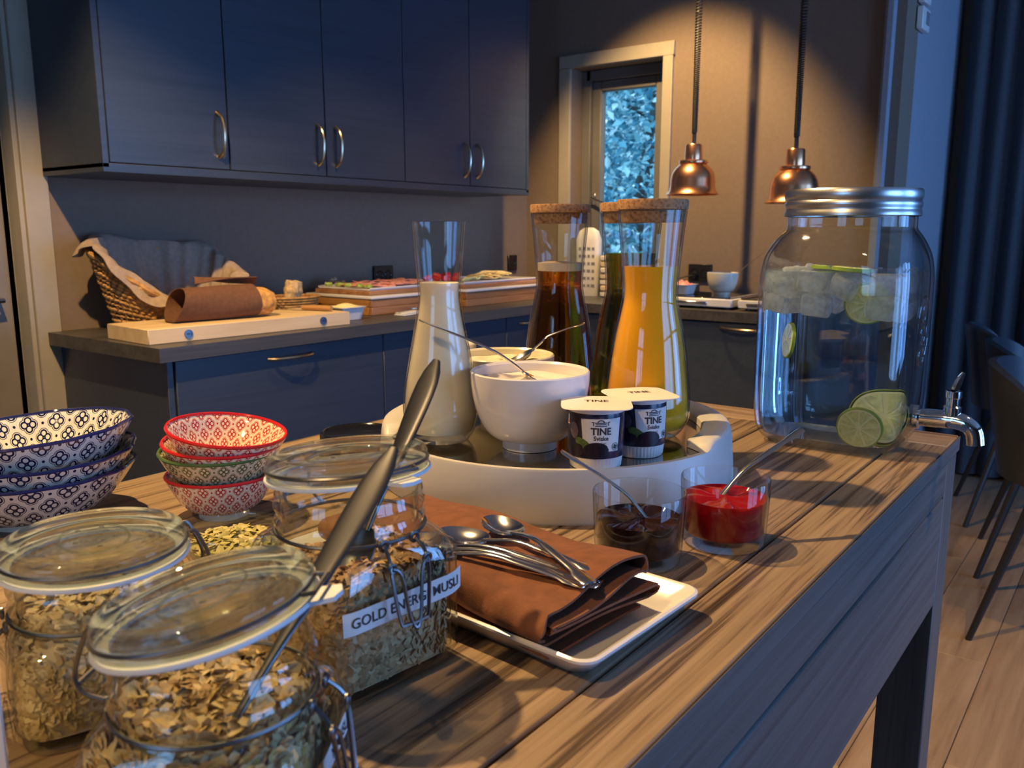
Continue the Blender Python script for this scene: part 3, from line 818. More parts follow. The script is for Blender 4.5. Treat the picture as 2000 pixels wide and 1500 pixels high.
# end of the worktop under the lamps
def hotplate(loc, sx, sy, label):
    t = thing('hot_plate', label, 'hot plate', loc, 0, 'hot plates')
    MB().box((0, 0, .025), (sx, sy, .032), .004).build('body', 'white_plastic', t)
    MB().box((0, 0, .0425), (sx-.02, sy-.02, .004), .001).build('plate_surface', 'hotplate_top', t)
    MB().box((-sx/2-.004, .03, .024), (.008, sy*.6, .012), .003).build('grip', 'steel', t)
    for s in (-1, 1): MB().tube([(-sx/2+.01, s*(sy/2-.012), .047), (sx/2-.01, s*(sy/2-.012), .047)], .004, 6).build('rail', 'chrome', t)
    for a in (-1, 1):
        for c in (-1, 1): MB().lathe([(0, 0), (.01, 0), (.01, .010), (0, .010)], 12, Matrix.Translation((a*(sx/2-.03), c*(sy/2-.03), 0))).build('foot', 'black_plastic', t)
hotplate((3.265, 1.465, W), .31, .345, 'low silver hot plate under the small white dish and bowl')
hotplate((3.265, 1.105, W), .31, .325, 'low silver hot plate partly hidden behind the glass dispenser')
dd = thing('small_dish', 'small white rectangular dish of pink food on the hot plate', 'dish', (3.225, 1.555, .9445))
MB().lathe([(p[0]*.95, p[1]*.9, 8) for p in pr], 40).build('dish', 'white_ceramic', dd)
tag(MB().grid(lambda u, v: ((u-.5)*.08, (v-.5)*.08, .036+.018*math.sin(u*PI)*math.sin(v*PI)+.006*math.sin(u*17)*math.sin(v*15)), 18, 18, .008).build('pink_food', 'pink_food', loc=(3.225, 1.555, .9445)), 'heap of pink food in the small white dish', 'food', kind='stuff')
def bowl_profile(R, H, foot, th=.004):
    out = [(0, .004), (foot*.8, .003), (foot*.85, 0), (foot, 0), (foot, .010)]
    for i in range(1, 9):
        t = i/8; out.append((foot*.98+(R-foot*.98)*math.sin(t*PI/2)**.85, .010+(H-.010)*(1-math.cos(t*PI/2))**.92))
    inn = [(R-.0015, H+.0015), (R-th, H-.001)]
    for i in range(7, 0, -1):
        t = i/8; inn.append((foot*.98+(R-foot*.98)*math.sin(t*PI/2)**.85-th, .010+th+(H-.010-th)*(1-math.cos(t*PI/2))**.92))
    return out + inn + [(0, .011+th)]
eb = tag(MB().lathe(bowl_profile(.063, .088, .033), 48).build('footed_bowl', 'cream_ceramic', loc=(3.315, 1.42, .9445)), 'plain white footed bowl with a spoon on the hot plate', 'bowl')
def spoon(loc, rot, label, L=.18, name='spoon', mat='cutlery', group=None, bw=.0165, bl=.05):
    """spoon lying along +X from bowl (x=0) to handle end"""
    t = thing(name, label, 'spoon', loc, rot=rot, group=group)
    def bowlf(u, v):
        a = 2*PI*u
        x = -bl/2*v*math.cos(a); y = bw*v*math.sin(a)*(1-.12*math.cos(a))
        return (x, y, -.007*(1-v*v))
    MB().grid(bowlf, 24, 7, .0011, True).build('spoon_bowl', mat, t, auto=80)
    m = L-bl/2
    pts = [(bl/2-.004, 0, -.0006), (bl/2+.012, 0, .003), (bl/2+m*.3, 0, .006), (bl/2+m*.6, 0, .004), (bl/2+m*.85, 0, .001), (bl/2+m*.97, 0, .0), (bl/2+m, 0, 0)]
    MB().tube(smooth_path(pts, 4), [(.0035, .0014)]*4+[(.0028, .0015)]*6+[(.004, .0014)]*6+[(.0062, .0012)]*5+[(.0055, .0011)]*2+[(.0025, .0008)]*2, 10).build('handle', mat, t)
    return t
spoon((3.325, 1.405, .985), (0, -.75, -1.1), 'long thin spoon leaning out of the white bowl on the hot plate', .20)
pk = thing('printed_package', 'upright white package with rows of small printed marks in the corner behind the amber juice', 'package', (3.42, 2.13, W), .15)
MB().lathe([(0, 0, 6), (.05, 0, 6), (.052, .004, 6), (.052, .26, 6), (.040, .30, 6), (.02, .315, 4), (0, .316)], 32, Matrix.Diagonal((.5, 1.1, 1, 1))).build('carton', 'carton_white', pk)
for i in range(4):
    for j in range(6): MB().box((-.0268, -.033+.022*i, .05+.034*j), (.001, .012 if (i+j) % 3 else .017, .012)).build('print_mark', 'print_grey', pk)
for i in range(7):
    tag(MB().box((0, 0, .014), (.12, .11, .026), .006, rot=(0, 0, .05*math.sin(i*2))).build('flat_packet', 'carton_cream' if i % 2 else 'carton_white', loc=(3.43, 1.985, W+.0272*i)), 'flat cream packet in the stack below the window', 'packet', 'stack of flat packets below the window')

# ================================================================ the serving table
T = .9
tb = thing('serving_table', 'heavy brown wooden serving table in the foreground carrying the breakfast buffet', 'table', (.52, .595, 0))
ys = [.21, .276, .465, .655, .845, .98]
def tp(x0, x1, y0, y1, z0, z1, name, mat, bev=.002):
    return MB().box(((x0+x1)/2-.52, (y0+y1)/2-.595, (z0+z1)/2), (x1-x0-.0015, y1-y0-.0015, z1-z0), bev).build(name, mat, tb)
for a, c in zip(ys, ys[1:]): tp(-.42, 1.302, a, c, .878, .9, 'top_plank', 'table_wood')
tp(1.302, 1.388, .21, .98, .878, .9, 'end_plank', 'table_wood_cross')
for y0, y1 in ((.2105, .236), (.954, .9795)):
    tp(-.40, 1.312, y0, y1, .824, .876, 'side_board', 'table_side', .0025)
    tp(-.40, 1.312, y0, y1, .658, .822, 'side_board', 'table_side', .0025)
for y0, y1 in ((.2078, .2105), (.9795, .9822)): tp(-.42, 1.388, y0, y1, .878, .8992, 'edge_shade_strip', 'table_side', .0004)  # added strips: shade on the top planks' edges put in as darker wood
for x0, x1 in ((1.362, 1.386), (-.42, -.396)):
    tp(x0, x1, .28, .91, .66, .876, 'end_board', 'table_side', .0025)
for x in (-.42, 1.314):
    for y in (.2105, .9095): tp(x, x+.072, y, y+.07, 0, .876, 'leg', 'table_leg', .002)

# ---------------------------------------------------------------- swivel tray
tr = thing('swivel_tray', 'round white swivel tray with a mirror-like steel top in the middle of the table', 'tray', (.88, .595, T))
def gate(t):
    d = abs(((t - math.radians(-154) + PI) % (2*PI)) - PI)
    k = (d - math.radians(59))/math.radians(5)
    k = min(1, max(0, k)); return k*k*(3-2*k)
def twob(r, z, t):
    g = gate(t)
    if z > .0585: z = .0585 + (z-.0585)*g
    if r < .2125 and z > .0552: r = .2125 + (r-.2125)*g
    return r, z
MB().lathe([(.205, 0), (.222, 0), (.2235, .003), (.222, .03), (.2195, .056), (.2185, .063), (.2165, .0675), (.213, .0695), (.200, .0690), (.186, .0660), (.1835, .0640), (.1830, .0556), (.2115, .0556), (.2115, .046), (.205, .046)], 144, wob=twob, closed=True).build('ring_wall', 'tray_white', tr)
MB().lathe([(0, .046), (.2110, .046), (.2110, .0545), (.2105, .055), (0, .055)], 96).build('turntable', 'tray_steel', tr)
TT = .9555

def shell(prof, th):
    """closed glass wall from an outer profile running foot to rim"""
    inn = []
    for i in range(len(prof)-1, -1, -1):
        r, z = prof[i]
        if z < .012: continue
        inn.append((r-th, z if i < len(prof)-1 else z+.0002))
    return [(0, .002)] + prof + inn + [(inn[-1][0]*.8, .010), (0, .0095)]
def fill(prof, th, level, base=.0102):
    """liquid body standing just inside the glass"""
    g = th+.0004; P = []
    pts = [(r-g, z) for r, z in prof if z >= .012]
    P.append((0, base)); P.append((pts[0][0]*.8, base)); last = None
    for r, z in pts:
        if z >= level:
            if last: k = (level-last[1])/(z-last[1]); P.append((last[0]+(r-last[0])*k, level))
            break
        P.append((r, z)); last = (r, z)
    P.append((0, level)); return P
def dens(ctrl, k=5):
    return [(p[0], p[2]) for p in smooth_path([(r, 0, z) for r, z in ctrl], k)]
wide = [(.031, .0), (.0365, .002), (.044, .010), (.0505, .024), (.0513, .042), (.0492, .068), (.0425, .118), (.0350, .155), (.0328, .172), (.0340, .200), (.0372, .236), (.0405, .268)]
slim = [(.030, .0), (.033, .002), (.0395, .012), (.0440, .028), (.0450, .042), (.0425, .068), (.0375, .095), (.0295, .136), (.0248, .166), (.0252, .185), (.0268, .204), (.0308, .255)]
wide = dens(wide); slim = dens(slim)
def carafe(loc, prof, level, liquid, lname, label, corked=True, foam=False):
    t = thing('carafe', label, 'carafe', loc, 0, 'carafes on the swivel tray')
    MB().lathe(shell(prof, .0022), 64).build('glass', 'glass', t)
    MB().lathe(fill(prof, .0022, level), 64).build(lname, liquid, t)
    top = prof[-1]
    if foam:
        rr = [r for r, z in prof if z >= level][0]-.003
        MB().lathe([(0, level+.0005), (rr, level+.0005), (rr+.0005, level+.011), (rr*.7, level+.0125), (0, level+.0115)], 48).build('foam', 'foam', t)
    if corked:
        r1 = top[0]
        MB().lathe([(0, top[1]-.0135), (r1-.0046, top[1]-.0135), (r1-.0029, top[1]-.004), (r1-.0026, top[1]+.0006), (r1+.0006, top[1]+.0012), (r1+.0012, top[1]+.010), (r1, top[1]+.0125), (0, top[1]+.0125)], 48).build('cork_stopper', 'cork', t)
    return t
carafe((.738, .662, TT), slim, .186, 'milk', 'milk', 'slender open glass carafe of milk at the left of the tray', False)
carafe((.906, .478, TT), wide, .204, 'orange_juice', 'juice', 'cork-topped glass carafe of opaque orange juice')
carafe((.992, .665, TT), wide, .190, 'amber_juice', 'juice', 'cork-topped glass carafe of clear amber juice with foam on top', True, True)
carafe((.990, .552, TT), wide, .216, 'green_juice', 'juice', 'cork-topped glass carafe of greenish juice half hidden behind the orange juice')

def between(B, E):
    d = Vector(E)-Vector(B); return (0, -math.atan2(d.z, math.hypot(d.x, d.y)), math.atan2(d.y, d.x)), d.length
def food_bowl(loc, R, H, foot, mat, food, label, flabel, level):
    tag(MB().lathe(bowl_profile(R, H, foot), 72).build('footed_bowl', mat, loc=loc), label, 'bowl', 'footed bowls on the tray')
    t = 1; rr = .0
    for i in range(1, 40):
        q = i/40; z = .014+(H-.014)*(1-math.cos(q*PI/2))**.92
        if z <= level: rr = foot*.98+(R-foot*.98)*math.sin(q*PI/2)**.85-.0048
    def f(u, v): a = 2*PI*u; return (rr*v*math.cos(a), rr*v*math.sin(a), level+.003*math.sin(5*a+7*v)*v*(1-v)*2+.002*math.sin(11*v))
    tag(MB().grid(f, 40, 10, .006, True).build('bowl_food', food, loc=loc), flabel, 'food')
food_bowl((.774, .558, TT), .068, .088, .0315, 'white_ceramic', 'yogurt', 'white footed bowl in front on the tray, beside the yogurt cups', 'pale pink yogurt in the front white bowl', .072)
food_bowl((.868, .668, TT), .066, .086, .031, 'cream_ceramic', 'custard', 'cream footed bowl behind the front bowl, left of the amber juice', 'pale yellow custard in the cream bowl', .072)
food_bowl((.880, .770, TT), .036, .092, .013, 'white_ceramic', 'yogurt', 'white bowl at the back of the tray hidden behind the milk carafe', 'pale yogurt in the bowl behind the milk', .07)
E = (.684, .644, 1.104)
r_, L_ = between((.778, .548, 1.034), E)
spoon((.778, .548, 1.034), r_, 'long spoon leaning to the left out of the front white bowl', L_, bl=.045, bw=.014)
r_, L_ = between((.877, .65, 1.040), (.936, .588, 1.083))
spoon((.877, .65, 1.040), r_, 'spoon leaning to the right out of the cream bowl towards the amber juice', L_, bl=.045, bw=.014)

# ---------------------------------------------------------------- yogurt cups
def on_cyl(m2, r, zc, a0, M=None):
    """wrap flat (s,z) geometry on a cylinder of radius r; s runs to the viewer's right"""
    vs, fs = m2
    return [(r*math.cos(a0+v[0]/r), r*math.sin(a0+v[0]/r), zc+v[1]) for v in vs], fs
def patch(poly, n=14):
    """polygon (s,z) cut into strips so that it bends"""
    xs = [p[0] for p in poly]; x0, x1 = min(xs), max(xs)
    def span(x):
        zz = []
        for (a, b), (c, d) in zip(poly, poly[1:]+poly[:1]):
            if (a <= x <= c or c <= x <= a) and abs(c-a) > 1e-9: zz.append(b+(d-b)*(x-a)/(c-a))
        return (min(zz), max(zz)) if zz else (0, 0)
    vs = []; fs = []
    for i in range(n+1):
        x = x0+(x1-x0)*i/n; x = min(max(x, x0+1e-6), x1-1e-6); lo, hi = span(x); vs += [(x, lo), (x, hi)]
        if i: k = 2*i; fs.append((k-2, k, k+1, k-1))
    return vs, fs
def ell(cx, cz, rx, rz, a=0.0, n=22):
    o = []
    for i in range(n):
        t = 2*PI*i/n; x, y = rx*math.cos(t), rz*math.sin(t); o.append((cx+x*math.cos(a)-y*math.sin(a), cz+x*math.sin(a)+y*math.cos(a)))
    return o
def wrapped(items, r, name, mat, parent):
    m = MB()
    for it in items: v, f = on_cyl(it, r, 0, 0); m.add(v, f)
    return m.build(name, mat, parent, smooth=False)
def shift(m2, ds, dz): return [(v[0]+ds, v[1]+dz) for v in m2[0]], m2[1]
RC = .0297
def yogurt_cup(loc, rz, label):
    t = thing('yogurt_cup', label, 'yogurt cup', loc, rz, 'yogurt cups')
    def ribs(k, z, a): return (k*(1+.016*math.cos(44*a)) if .001 < z < .0125 else k), z
    MB().lathe([(0, .001), (.024, .001), (.0258, 0), (.0268, .002), (.0276, .011), (.0290, .0130), (.0290, .0135), (.027, .0135)], 176, wob=ribs).build('cup_base', 'cup_white', t)
    sl = MB().lathe([(.0282, .0132), (RC-.0002, .0138), (RC, .018), (RC, .058), (RC-.0002, .0605), (.0285, .0605)], 72).build('sleeve', 'cup_sleeve', t)
    MB().lathe([(.0285, .0602), (.0300, .0606), (.0310, .0625), (.0312, .0655), (.030, .066), (0, .066)], 48).build('collar', 'cup_white', t)
    MB().lathe([(0, .0658, 5), (.0355, .0658, 5), (.0372, .0664, 5), (.0368, .0672, 5), (.029, .0680, 4), (0, .0685)], 64).build('foil_lid', 'cup_lid', t)
    v, f = text_mesh('TINE', .012, .02)
    MB().add([(-q.y+.002, q.x, .0689) for q in v], f).build('lid_print', 'ink', t, smooth=False)
    wrapped([patch([(-.0172, .0555), (.0275, .0560), (.0258, .0215), (-.0160, .0215)])], RC+.0003, 'label_panel', 'paper', sl)
    wrapped([patch(ell(-.0150, .0290, .0105, .0052, -.5))], RC+.0005, 'leaf_print', 'leaf_print', sl)
    wrapped([patch(ell(-.001, .0225, .0140, .0088, .06))], RC+.0006, 'plum_print', 'plum_print', sl)
    wrapped([patch(ell(-.0225, .0215, .0088, .0072, .3))], RC+.0006, 'plum_print', 'plum_print', sl)
    wrapped([patch(ell(-.0265, .0420, .0060, .0085, .1))], RC+.0004, 'plum_print', 'plum_gloss_print', sl)
    ink = []
    tv, tf = text_mesh('TINE', .0102, .03); ink.append(([(q.x+.0045, q.y+.0395) for q in tv], tf))
    tv, tf = text_mesh('Sviske', .0064, .02); ink.append(([(q.x+.0045, q.y+.0335) for q in tv], tf))
    tv, tf = text_mesh('Yoghurt', .0034, .0); ink.append(([(q.x+.0042, q.y+.0293) for q in tv], tf))
    for z, w_ in ((.0480, .0125), (.0498, .0110), (.0514, .0125)): ink.append(patch([(.0042-w_/2, z), (.0042+w_/2, z), (.0042+w_/2, z+.0009), (.0042-w_/2, z+.0009)], 8))
    for s in (-1, 1): ink.append(patch([(.0042+s*.0078-.0005, .0488), (.0042+s*.0078+.0005, .0488), (.0042+s*.0078+.0005, .0530), (.0042+s*.0078-.0005, .0530)], 2)); ink.append(patch([(.0042+s*.0086-.0012, .0522), (.0042+s*.0086+.0012, .0522), (.0042+s*.0086+.0012, .0530), (.0042+s*.0086-.0012, .0530)], 2))
    ar = [(.0042+.0038*math.cos(q*PI/10), .0522+.0028*math.sin(q*PI/10)) for q in range(11)]; ai = [(.0042+.0028*math.cos(q*PI/10), .0522+.0018*math.sin(q*PI/10)) for q in range(10, -1, -1)]
    n_ = len(ar); ink.append((ar+ai, [(i, i+1, 2*n_-2-i, 2*n_-1-i) for i in range(n_-1)]))
    wrapped(ink, RC+.0006, 'lettering', 'ink', sl)
    ring = ell(.0205, .0262, .0042, .0042); inner = ell(.0205, .0262, .0036, .0036)
    wrapped([(ring+inner, [(i, (i+1) % 22, 22+(i+1) % 22, 22+i) for i in range(22)])] + [patch(ell(.0205+.0015*math.cos(a*PI/2+.4), .0262+.0015*math.sin(a*PI/2+.4), .0013, .0013, 0, 10), 6) for a in range(4)], RC+.0006, 'quality_mark', 'ink', sl)
    wrapped([patch([(-.0395, .0470), (-.0345, .0470), (-.0345, .0575), (-.0395, .0575)], 4)], RC+.0005, 'tag_print', 'paper', sl)
    wrapped([patch([(-.0385, .0480), (-.0355, .0480), (-.0355, .0510), (-.0385, .0510)], 3)], RC+.0007, 'tag_print', 'red_print', sl)
    return t
yogurt_cup((.752, .456, TT), math.radians(-148.7+2), 'plum yogurt cup in front, its white label facing the room')
yogurt_cup((.824, .444, TT), math.radians(-150+22), 'plum yogurt cup behind on the right, its label partly turned away')

# ---------------------------------------------------------------- jam glasses
def jam_glass(loc, jam, level, label, jl):
    t = thing('jam_glass', label, 'glass', loc, 0, 'jam glasses')
    MB().lathe([(0, .0015), (.034, .0), (.0375, .0012), (.0392, .004), (.0402, .012), (.0428, .0655), (.0422, .0668), (.0412, .0668), (.0405, .0655), (.0382, .0150), (.036, .0115), (0, .0110)], 72).build('glass', 'glass', t)
    q = (level-.0125)/(.0655-.0125); rr = .0382+.0023*q-.0003
    def wob(r, z, a): return r, z + (.0016*math.sin(4*a+20*r)+.0012*math.sin(9*a) if z > level-.004 and r < rr*.95 else 0)
    MB().lathe([(0, .0113), (.0350, .0118), (.0379, .0150), (rr, level-.002), (rr, level+.0015), (rr*.93, level), (rr*.7, level+.001), (rr*.4, level-.001), (0, level+.001)], 60, wob=wob).build('jam', jam, t)
    return t
jam_glass((.667, .357, T), 'dark_jam', .040, 'low glass tumbler of almost black jam with a spoon', '')
jam_glass((.757, .312, T), 'red_jam', .046, 'low glass tumbler of bright red jam with a spoon', '')
r_, L_ = between((.678, .340, .930), (.638, .424, 1.0)); spoon((.678, .340, .930), r_, 'thin spoon standing in the dark jam, handle to the left', L_, bl=.036, bw=.012)
r_, L_ = between((.752, .325, .937), (.845, .270, 1.003)); spoon((.752, .325, .937), r_, 'spoon with a patterned handle standing in the red jam', L_, bl=.036, bw=.012)

# ---------------------------------------------------------------- drinks dispenser
dp = thing('drinks_dispenser', 'large square-shouldered glass drinks dispenser with a metal screw lid and tap at the table edge', 'dispenser', (1.258, .352, T))
body = [(.074, .0, 4), (.086, .003, 4.5), (.096, .014, 5), (.1015, .034, 5), (.104, .08, 5), (.104, .20, 5), (.1035, .236, 5), (.101, .262, 4.5), (.0965, .280, 3.5), (.091, .294, 2.6), (.0868, .303, 2), (.0858, .312, 2), (.0858, .338, 2)]
def dens3(c, k=4):
    P = smooth_path([(a, e, z) for a, z, e in c], k); return [(p[0], p[2], p[1]) for p in P]
bo = dens3(body)
bi = [(r-.0045, z if z < .33 else z, e) for r, z, e in bo if z > .012][::-1]
MB().lathe([(0, .004, 2)] + bo + bi + [(.07, .010, 4), (0, .009, 2)], 96).build('glass_body', 'glass', dp)
wl = .246
wp = [(0, .0095, 2), (.07, .0105, 4)] + [(r-.0052, z, e) for r, z, e in bo if .012 < z < wl] + [(.096, wl, 5), (0, wl, 2)]
MB().lathe(wp, 96).build('water', 'water', dp)
def knurl(r, z, a): return (r*(1+.004*math.cos(120*a)) if z > .348 else r), z
MB().lathe([(.0885, .320), (.0905, .321), (.0905, .326), (.0892, .328), (.0892, .331), (.0905, .334), (.0905, .338), (.0888, .341), (.0905, .345), (.0905, .3535), (.0885, .3565), (.083, .3565), (.081, .3545), (0, .3545)], 240, wob=knurl).build('screw_lid', 'lid_metal', dp)
tap = MB().lathe([(0, 0), (.017, 0), (.017, .006), (.012, .008), (.012, .03), (0, .03)], 24, Matrix.Translation((0, -.1035, .047)) @ Euler((PI/2, 0, 0)).to_matrix().to_4x4()).build('tap_flange', 'chrome', dp)
MB().tube(smooth_path([(0, -.118, .047), (0, -.145, .048), (0, -.165, .046), (0, -.178, .036), (0, -.182, .018)], 5), [.0125]*6+[.0120]*6+[.0115]*5+[.0115]*4, 16).build('tap_spout', 'chrome', dp)
MB().lathe([(0, .055), (.0115, .055), (.0115, .066), (.009, .068), (.009, .078), (.0105, .079), (.0105, .088), (0, .089)], 24, Matrix.Translation((0, -.150, 0))).tube([(0, -.150, .088), (.004, -.153, .100), (.010, -.158, .112)], [.006, .0055, .0025], 8).build('tap_lever', 'chrome', dp)
em = MB()
for k_ in range(3):
    em.tube([(.016*math.cos(a*PI/8)*(1-.25*k_), -.1042, .15+.03*k_-.02+.012*math.sin(a*PI/8)) for a in range(16)], .0016, 6, True)
em.tube([(.034*math.cos(a*PI/10), -.1040, .168+.045*math.sin(a*PI/10)) for a in range(20)], .0018, 6, True)
em.build('embossed_mark', 'glass', dp)
rg = random.Random(11)
cells = [(x, y, z) for z in (.229, .198) for x in (-.066, -.022, .022, .066) for y in (-.066, -.022, .022, .066)]
for x, y, z in cells:
    if z < .2 and rg.random() < .15: continue
    s = rg.uniform(.0150, .0185)
    o = MB().box((0, 0, 0), (2*s, 2*s, 2*s*.8), s*.3, seg=2).build('ice_cube', 'ice', loc=(1.258+x*1.05+rg.uniform(-.003, .003), .352+y*1.05+rg.uniform(-.003, .003), T+z+rg.uniform(-.003, .003)), rot=(rg.uniform(-.5, .5), rg.uniform(-.5, .5), rg.uniform(0, 1.5)))
    tag(o, 'clear ice cube floating at the top of the drinks dispenser', 'ice cube', 'ice cubes in the dispenser')
def lime_slice(loc, rot, label, R=.026, th=.005):
    t = thing('lime_slice', label, 'lime', loc, rot=rot, group='lime slices in the dispenser')
    MB().lathe([(R*.93, -th/2), (R, -th/2+.0004), (R, th/2-.0004), (R*.93, th/2)], 40, closed=True).build('rind', 'lime_rind', t)
    MB().lathe([(0, -th/2), (R*.93, -th/2), (R*.93, th/2), (0, th/2)], 40).build('pith', 'lime_pith', t)
    for i in range(9):
        a = 2*PI*i/9; pts = [(R*.09*math.cos(a), R*.09*math.sin(a))]
        for q in range(-3, 4): pts.append((R*.86*math.cos(a+q*.095), R*.86*math.sin(a+q*.095)))
        MB().prism(pts, -th/2-.0005, th/2+.0005).build('segment', 'lime_flesh', t, smooth=False)
    return t
lime_slice((1.174, .299, T+.040), (0, PI/2-.25, .12), 'whole lime slice standing upright at the bottom of the dispenser', .029)
lime_slice((1.176, .400, T+.150), (.3, PI/2+.1, -.75), 'lime slice hanging edge-on in the water at the left of the dispenser', .025)
lime_slice((1.195, .305, T+.205), (0, PI/2-.2, .3), 'pale lime slice among the ice cubes at the right of the dispenser', .028)
lime_slice((1.25, .37, T+.2485), (.05, .03, .3), 'lime slice floating flat on the water surface', .03)
lime_slice((1.20, .33, T+.2492), (.04, -.05, 1.1), 'lime slice floating flat at the front of the water surface', .026)
lw_ = thing('lime_wedge', 'large pale half lime leaning in the bottom corner of the dispenser', 'lime', (1.222, .286, T+.052), rot=(.25, 1.9, .45))
def half(u, v): a = 2*PI*u; th = PI/2*v; return (.036*math.sin(th)*math.cos(a), .036*math.sin(th)*math.sin(a), .034*math.cos(th))
MB().grid(half, 32, 10, .0015, True).build('rind', 'lime_rind', lw_)
MB().lathe([(0, .001), (.034, .001), (.034, -.001), (0, -.001)], 40).build('cut_face', 'lime_pith', lw_)
for i in range(9):
    a = 2*PI*i/9; pts = [(.004*math.cos(a), .004*math.sin(a))]+[(.031*math.cos(a+q*.095), .031*math.sin(a+q*.095)) for q in range(-3, 4)]
    MB().prism(pts, -.0018, -.0009).build('segment', 'lime_flesh', lw_, smooth=False)

# ---------------------------------------------------------------- patterned bowls
def pbowl(loc, R, H, foot, body, rim, label, group, rot=(0, 0, 0), wave=0.0):
    t = thing('patterned_bowl', label, 'bowl', loc, rot=rot, group=group)
    def wob(r, z, a):
        if wave and z > H*.6: k = (z-H*.6)/(H*.4); r = r*(1+wave*k*math.cos(12*a)); 
        return r, z
    th = .0030; ts = [i/9 for i in range(10)]
    po = [(foot+(R-foot)*q**.52, .006+(H-.006)*q) for q in ts]
    pr = [(0, .003), (foot*.8, .002), (foot*.86, 0), (foot, 0), (foot, .006)] + po[1:] + [(R-.0012, H+.0012), (R-th, H-.0005)] + [(r-th, z+.0022) for r, z in po[1:-1]][::-1] + [(foot*.9, .0085), (0, .008)]
    i0 = 4; MB().lathe(pr[i0:], 96, wob=wob).build('bowl_wall', body, t, auto=60)
    MB().lathe(pr[:i0+1], 48).build('foot', 'foot_glaze', t)
    MB().tube([(wob(R-.0015, H, 2*PI*j/96)[0]*math.cos(2*PI*j/96), wob(R-.0015, H, 2*PI*j/96)[0]*math.sin(2*PI*j/96), H+.0005) for j in range(96)], .0019, 6, True).build('rim', rim, t)
    return t
gb = 'stack of blue patterned bowls'
for i, (z, rx, ry, lab) in enumerate(((0, 0, .0, 'blue and white patterned bowl at the bottom of the blue stack'), (.019, .02, -.02, 'blue and white patterned bowl in the middle of the blue stack'), (.040, -.06, -.03, 'topmost blue and white patterned bowl of the stack at the left edge'))):
    pbowl((.385+.004*i, .925-.003*i, T+z), .102-.003*i, .056, .045, 'print_blue', 'rim_blue', lab, gb, (rx, ry, .2*i), .012)
gr = 'stack of small patterned bowls'
cx, cy = .514, .776
pbowl((cx, cy, T), .058, .046, .026, 'print_red', 'rim_red', 'red patterned bowl at the bottom of the small stack', gr)
pbowl((cx-.001, cy, T+.0265), .062, .046, .026, 'print_green', 'rim_green', 'green patterned bowl in the small stack', gr, (.02, -.03, .4))
pbowl((cx+.001, cy-.001, T+.0350), .062, .046, .026, 'print_red', 'rim_red', 'red patterned bowl just under the top one', gr, (.04, -.06, .9))
pbowl((cx+.002, cy-.001, T+.0470), .062, .046, .026, 'print_red', 'rim_red', 'tilted red patterned bowl on top of the small stack', gr, (.09, -.12, 1.3))

# ---------------------------------------------------------------- flake scatter
def flake_mesh(m, M, s, rg, seedlike=False):
    n = 6; a0 = rg.uniform(0, 6); e = rg.uniform(.55, .95) if not seedlike else .55; b_ = rg.uniform(-.25, .25)*s
    vs = [(0, 0, .22*s if seedlike else .06*s)]
    for i in range(n):
        t = 2*PI*i/n; x = s*math.cos(t)*rg.uniform(.85, 1.1); y = s*e*math.sin(t)*rg.uniform(.85, 1.1); vs.append((x, y, b_*(x*x-y*y)/(s*s)))
    fs = [(0, i+1, (i+1) % n+1) for i in range(n)]
    if seedlike:
        vs.append((0, 0, -.22*s)); fs += [(n+1, (i+1) % n+1, i+1) for i in range(n)]
    m.add(vs, fs, None, M)
def jar_fill(c, rz, half, e, z0, z1, neck, n_side, n_top, size, mat, core, name, label, seed, slope=(0, 0)):
    rg = random.Random(seed); m = MB()
    def rad(a, z):
        k = min(1, max(0, (z-neck[0])/(neck[1]-neck[0]))); k = k*k*(3-2*k)
        h = half+(neck[2]-half)*k; ee = e+(2-e)*k
        return h/((abs(math.cos(a))**ee+abs(math.sin(a))**ee)**(1/ee))
    def top(x, y): return z1+slope[0]*x+slope[1]*y+.003*math.sin(90*x)*math.cos(80*y)
    nu, nv = 48, 12
    def f(u, v):
        a = 2*PI*u
        if v < .7: z = z0+(z1-z0)*v/.7; r = rad(a, z)-.0035; x, y = r*math.cos(a), r*math.sin(a); return (x, y, z0+(top(x, y)-.003-z0)*v/.7)
        q = (1-v)/.3; r = (rad(a, z1)-.0035)*q; x, y = r*math.cos(a), r*math.sin(a); return (x, y, top(x, y)-.003)
    m.grid(f, nu, nv, 0, True)
    for _ in range(n_side):
        a = rg.uniform(0, 2*PI); z = rg.uniform(z0+.002, z1+.004)
        r = rad(a, z)-.0028-.001*rg.random(); x, y = r*math.cos(a), r*math.sin(a)
        if z > top(x, y): continue
        M = Matrix.Translation((x, y, z)) @ Vector((math.cos(a), math.sin(a), rg.uniform(-.5, .5))).to_track_quat('Z', 'Y').to_matrix().to_4x4() @ Euler((rg.uniform(-.35, .35), rg.uniform(-.35, .35), rg.uniform(0, 6))).to_matrix().to_4x4()
        flake_mesh(m, M, size*rg.uniform(.6, 1.15), rg)
    for _ in range(n_top):
        a = rg.uniform(0, 2*PI); r = (rad(a, z1)-.005)*math.sqrt(rg.random()); x, y = r*math.cos(a), r*math.sin(a)
        M = Matrix.Translation((x, y, top(x, y)+rg.uniform(-.001, .003))) @ Euler((rg.uniform(-.8, .8), rg.uniform(-.8, .8), rg.uniform(0, 6))).to_matrix().to_4x4()
        flake_mesh(m, M, size*rg.uniform(.7, 1.3), rg)
    return tag(m.build(name, mat, loc=(c[0], c[1], T), rot=(0, 0, rz), smooth=False), label, 'cereal', kind='stuff')

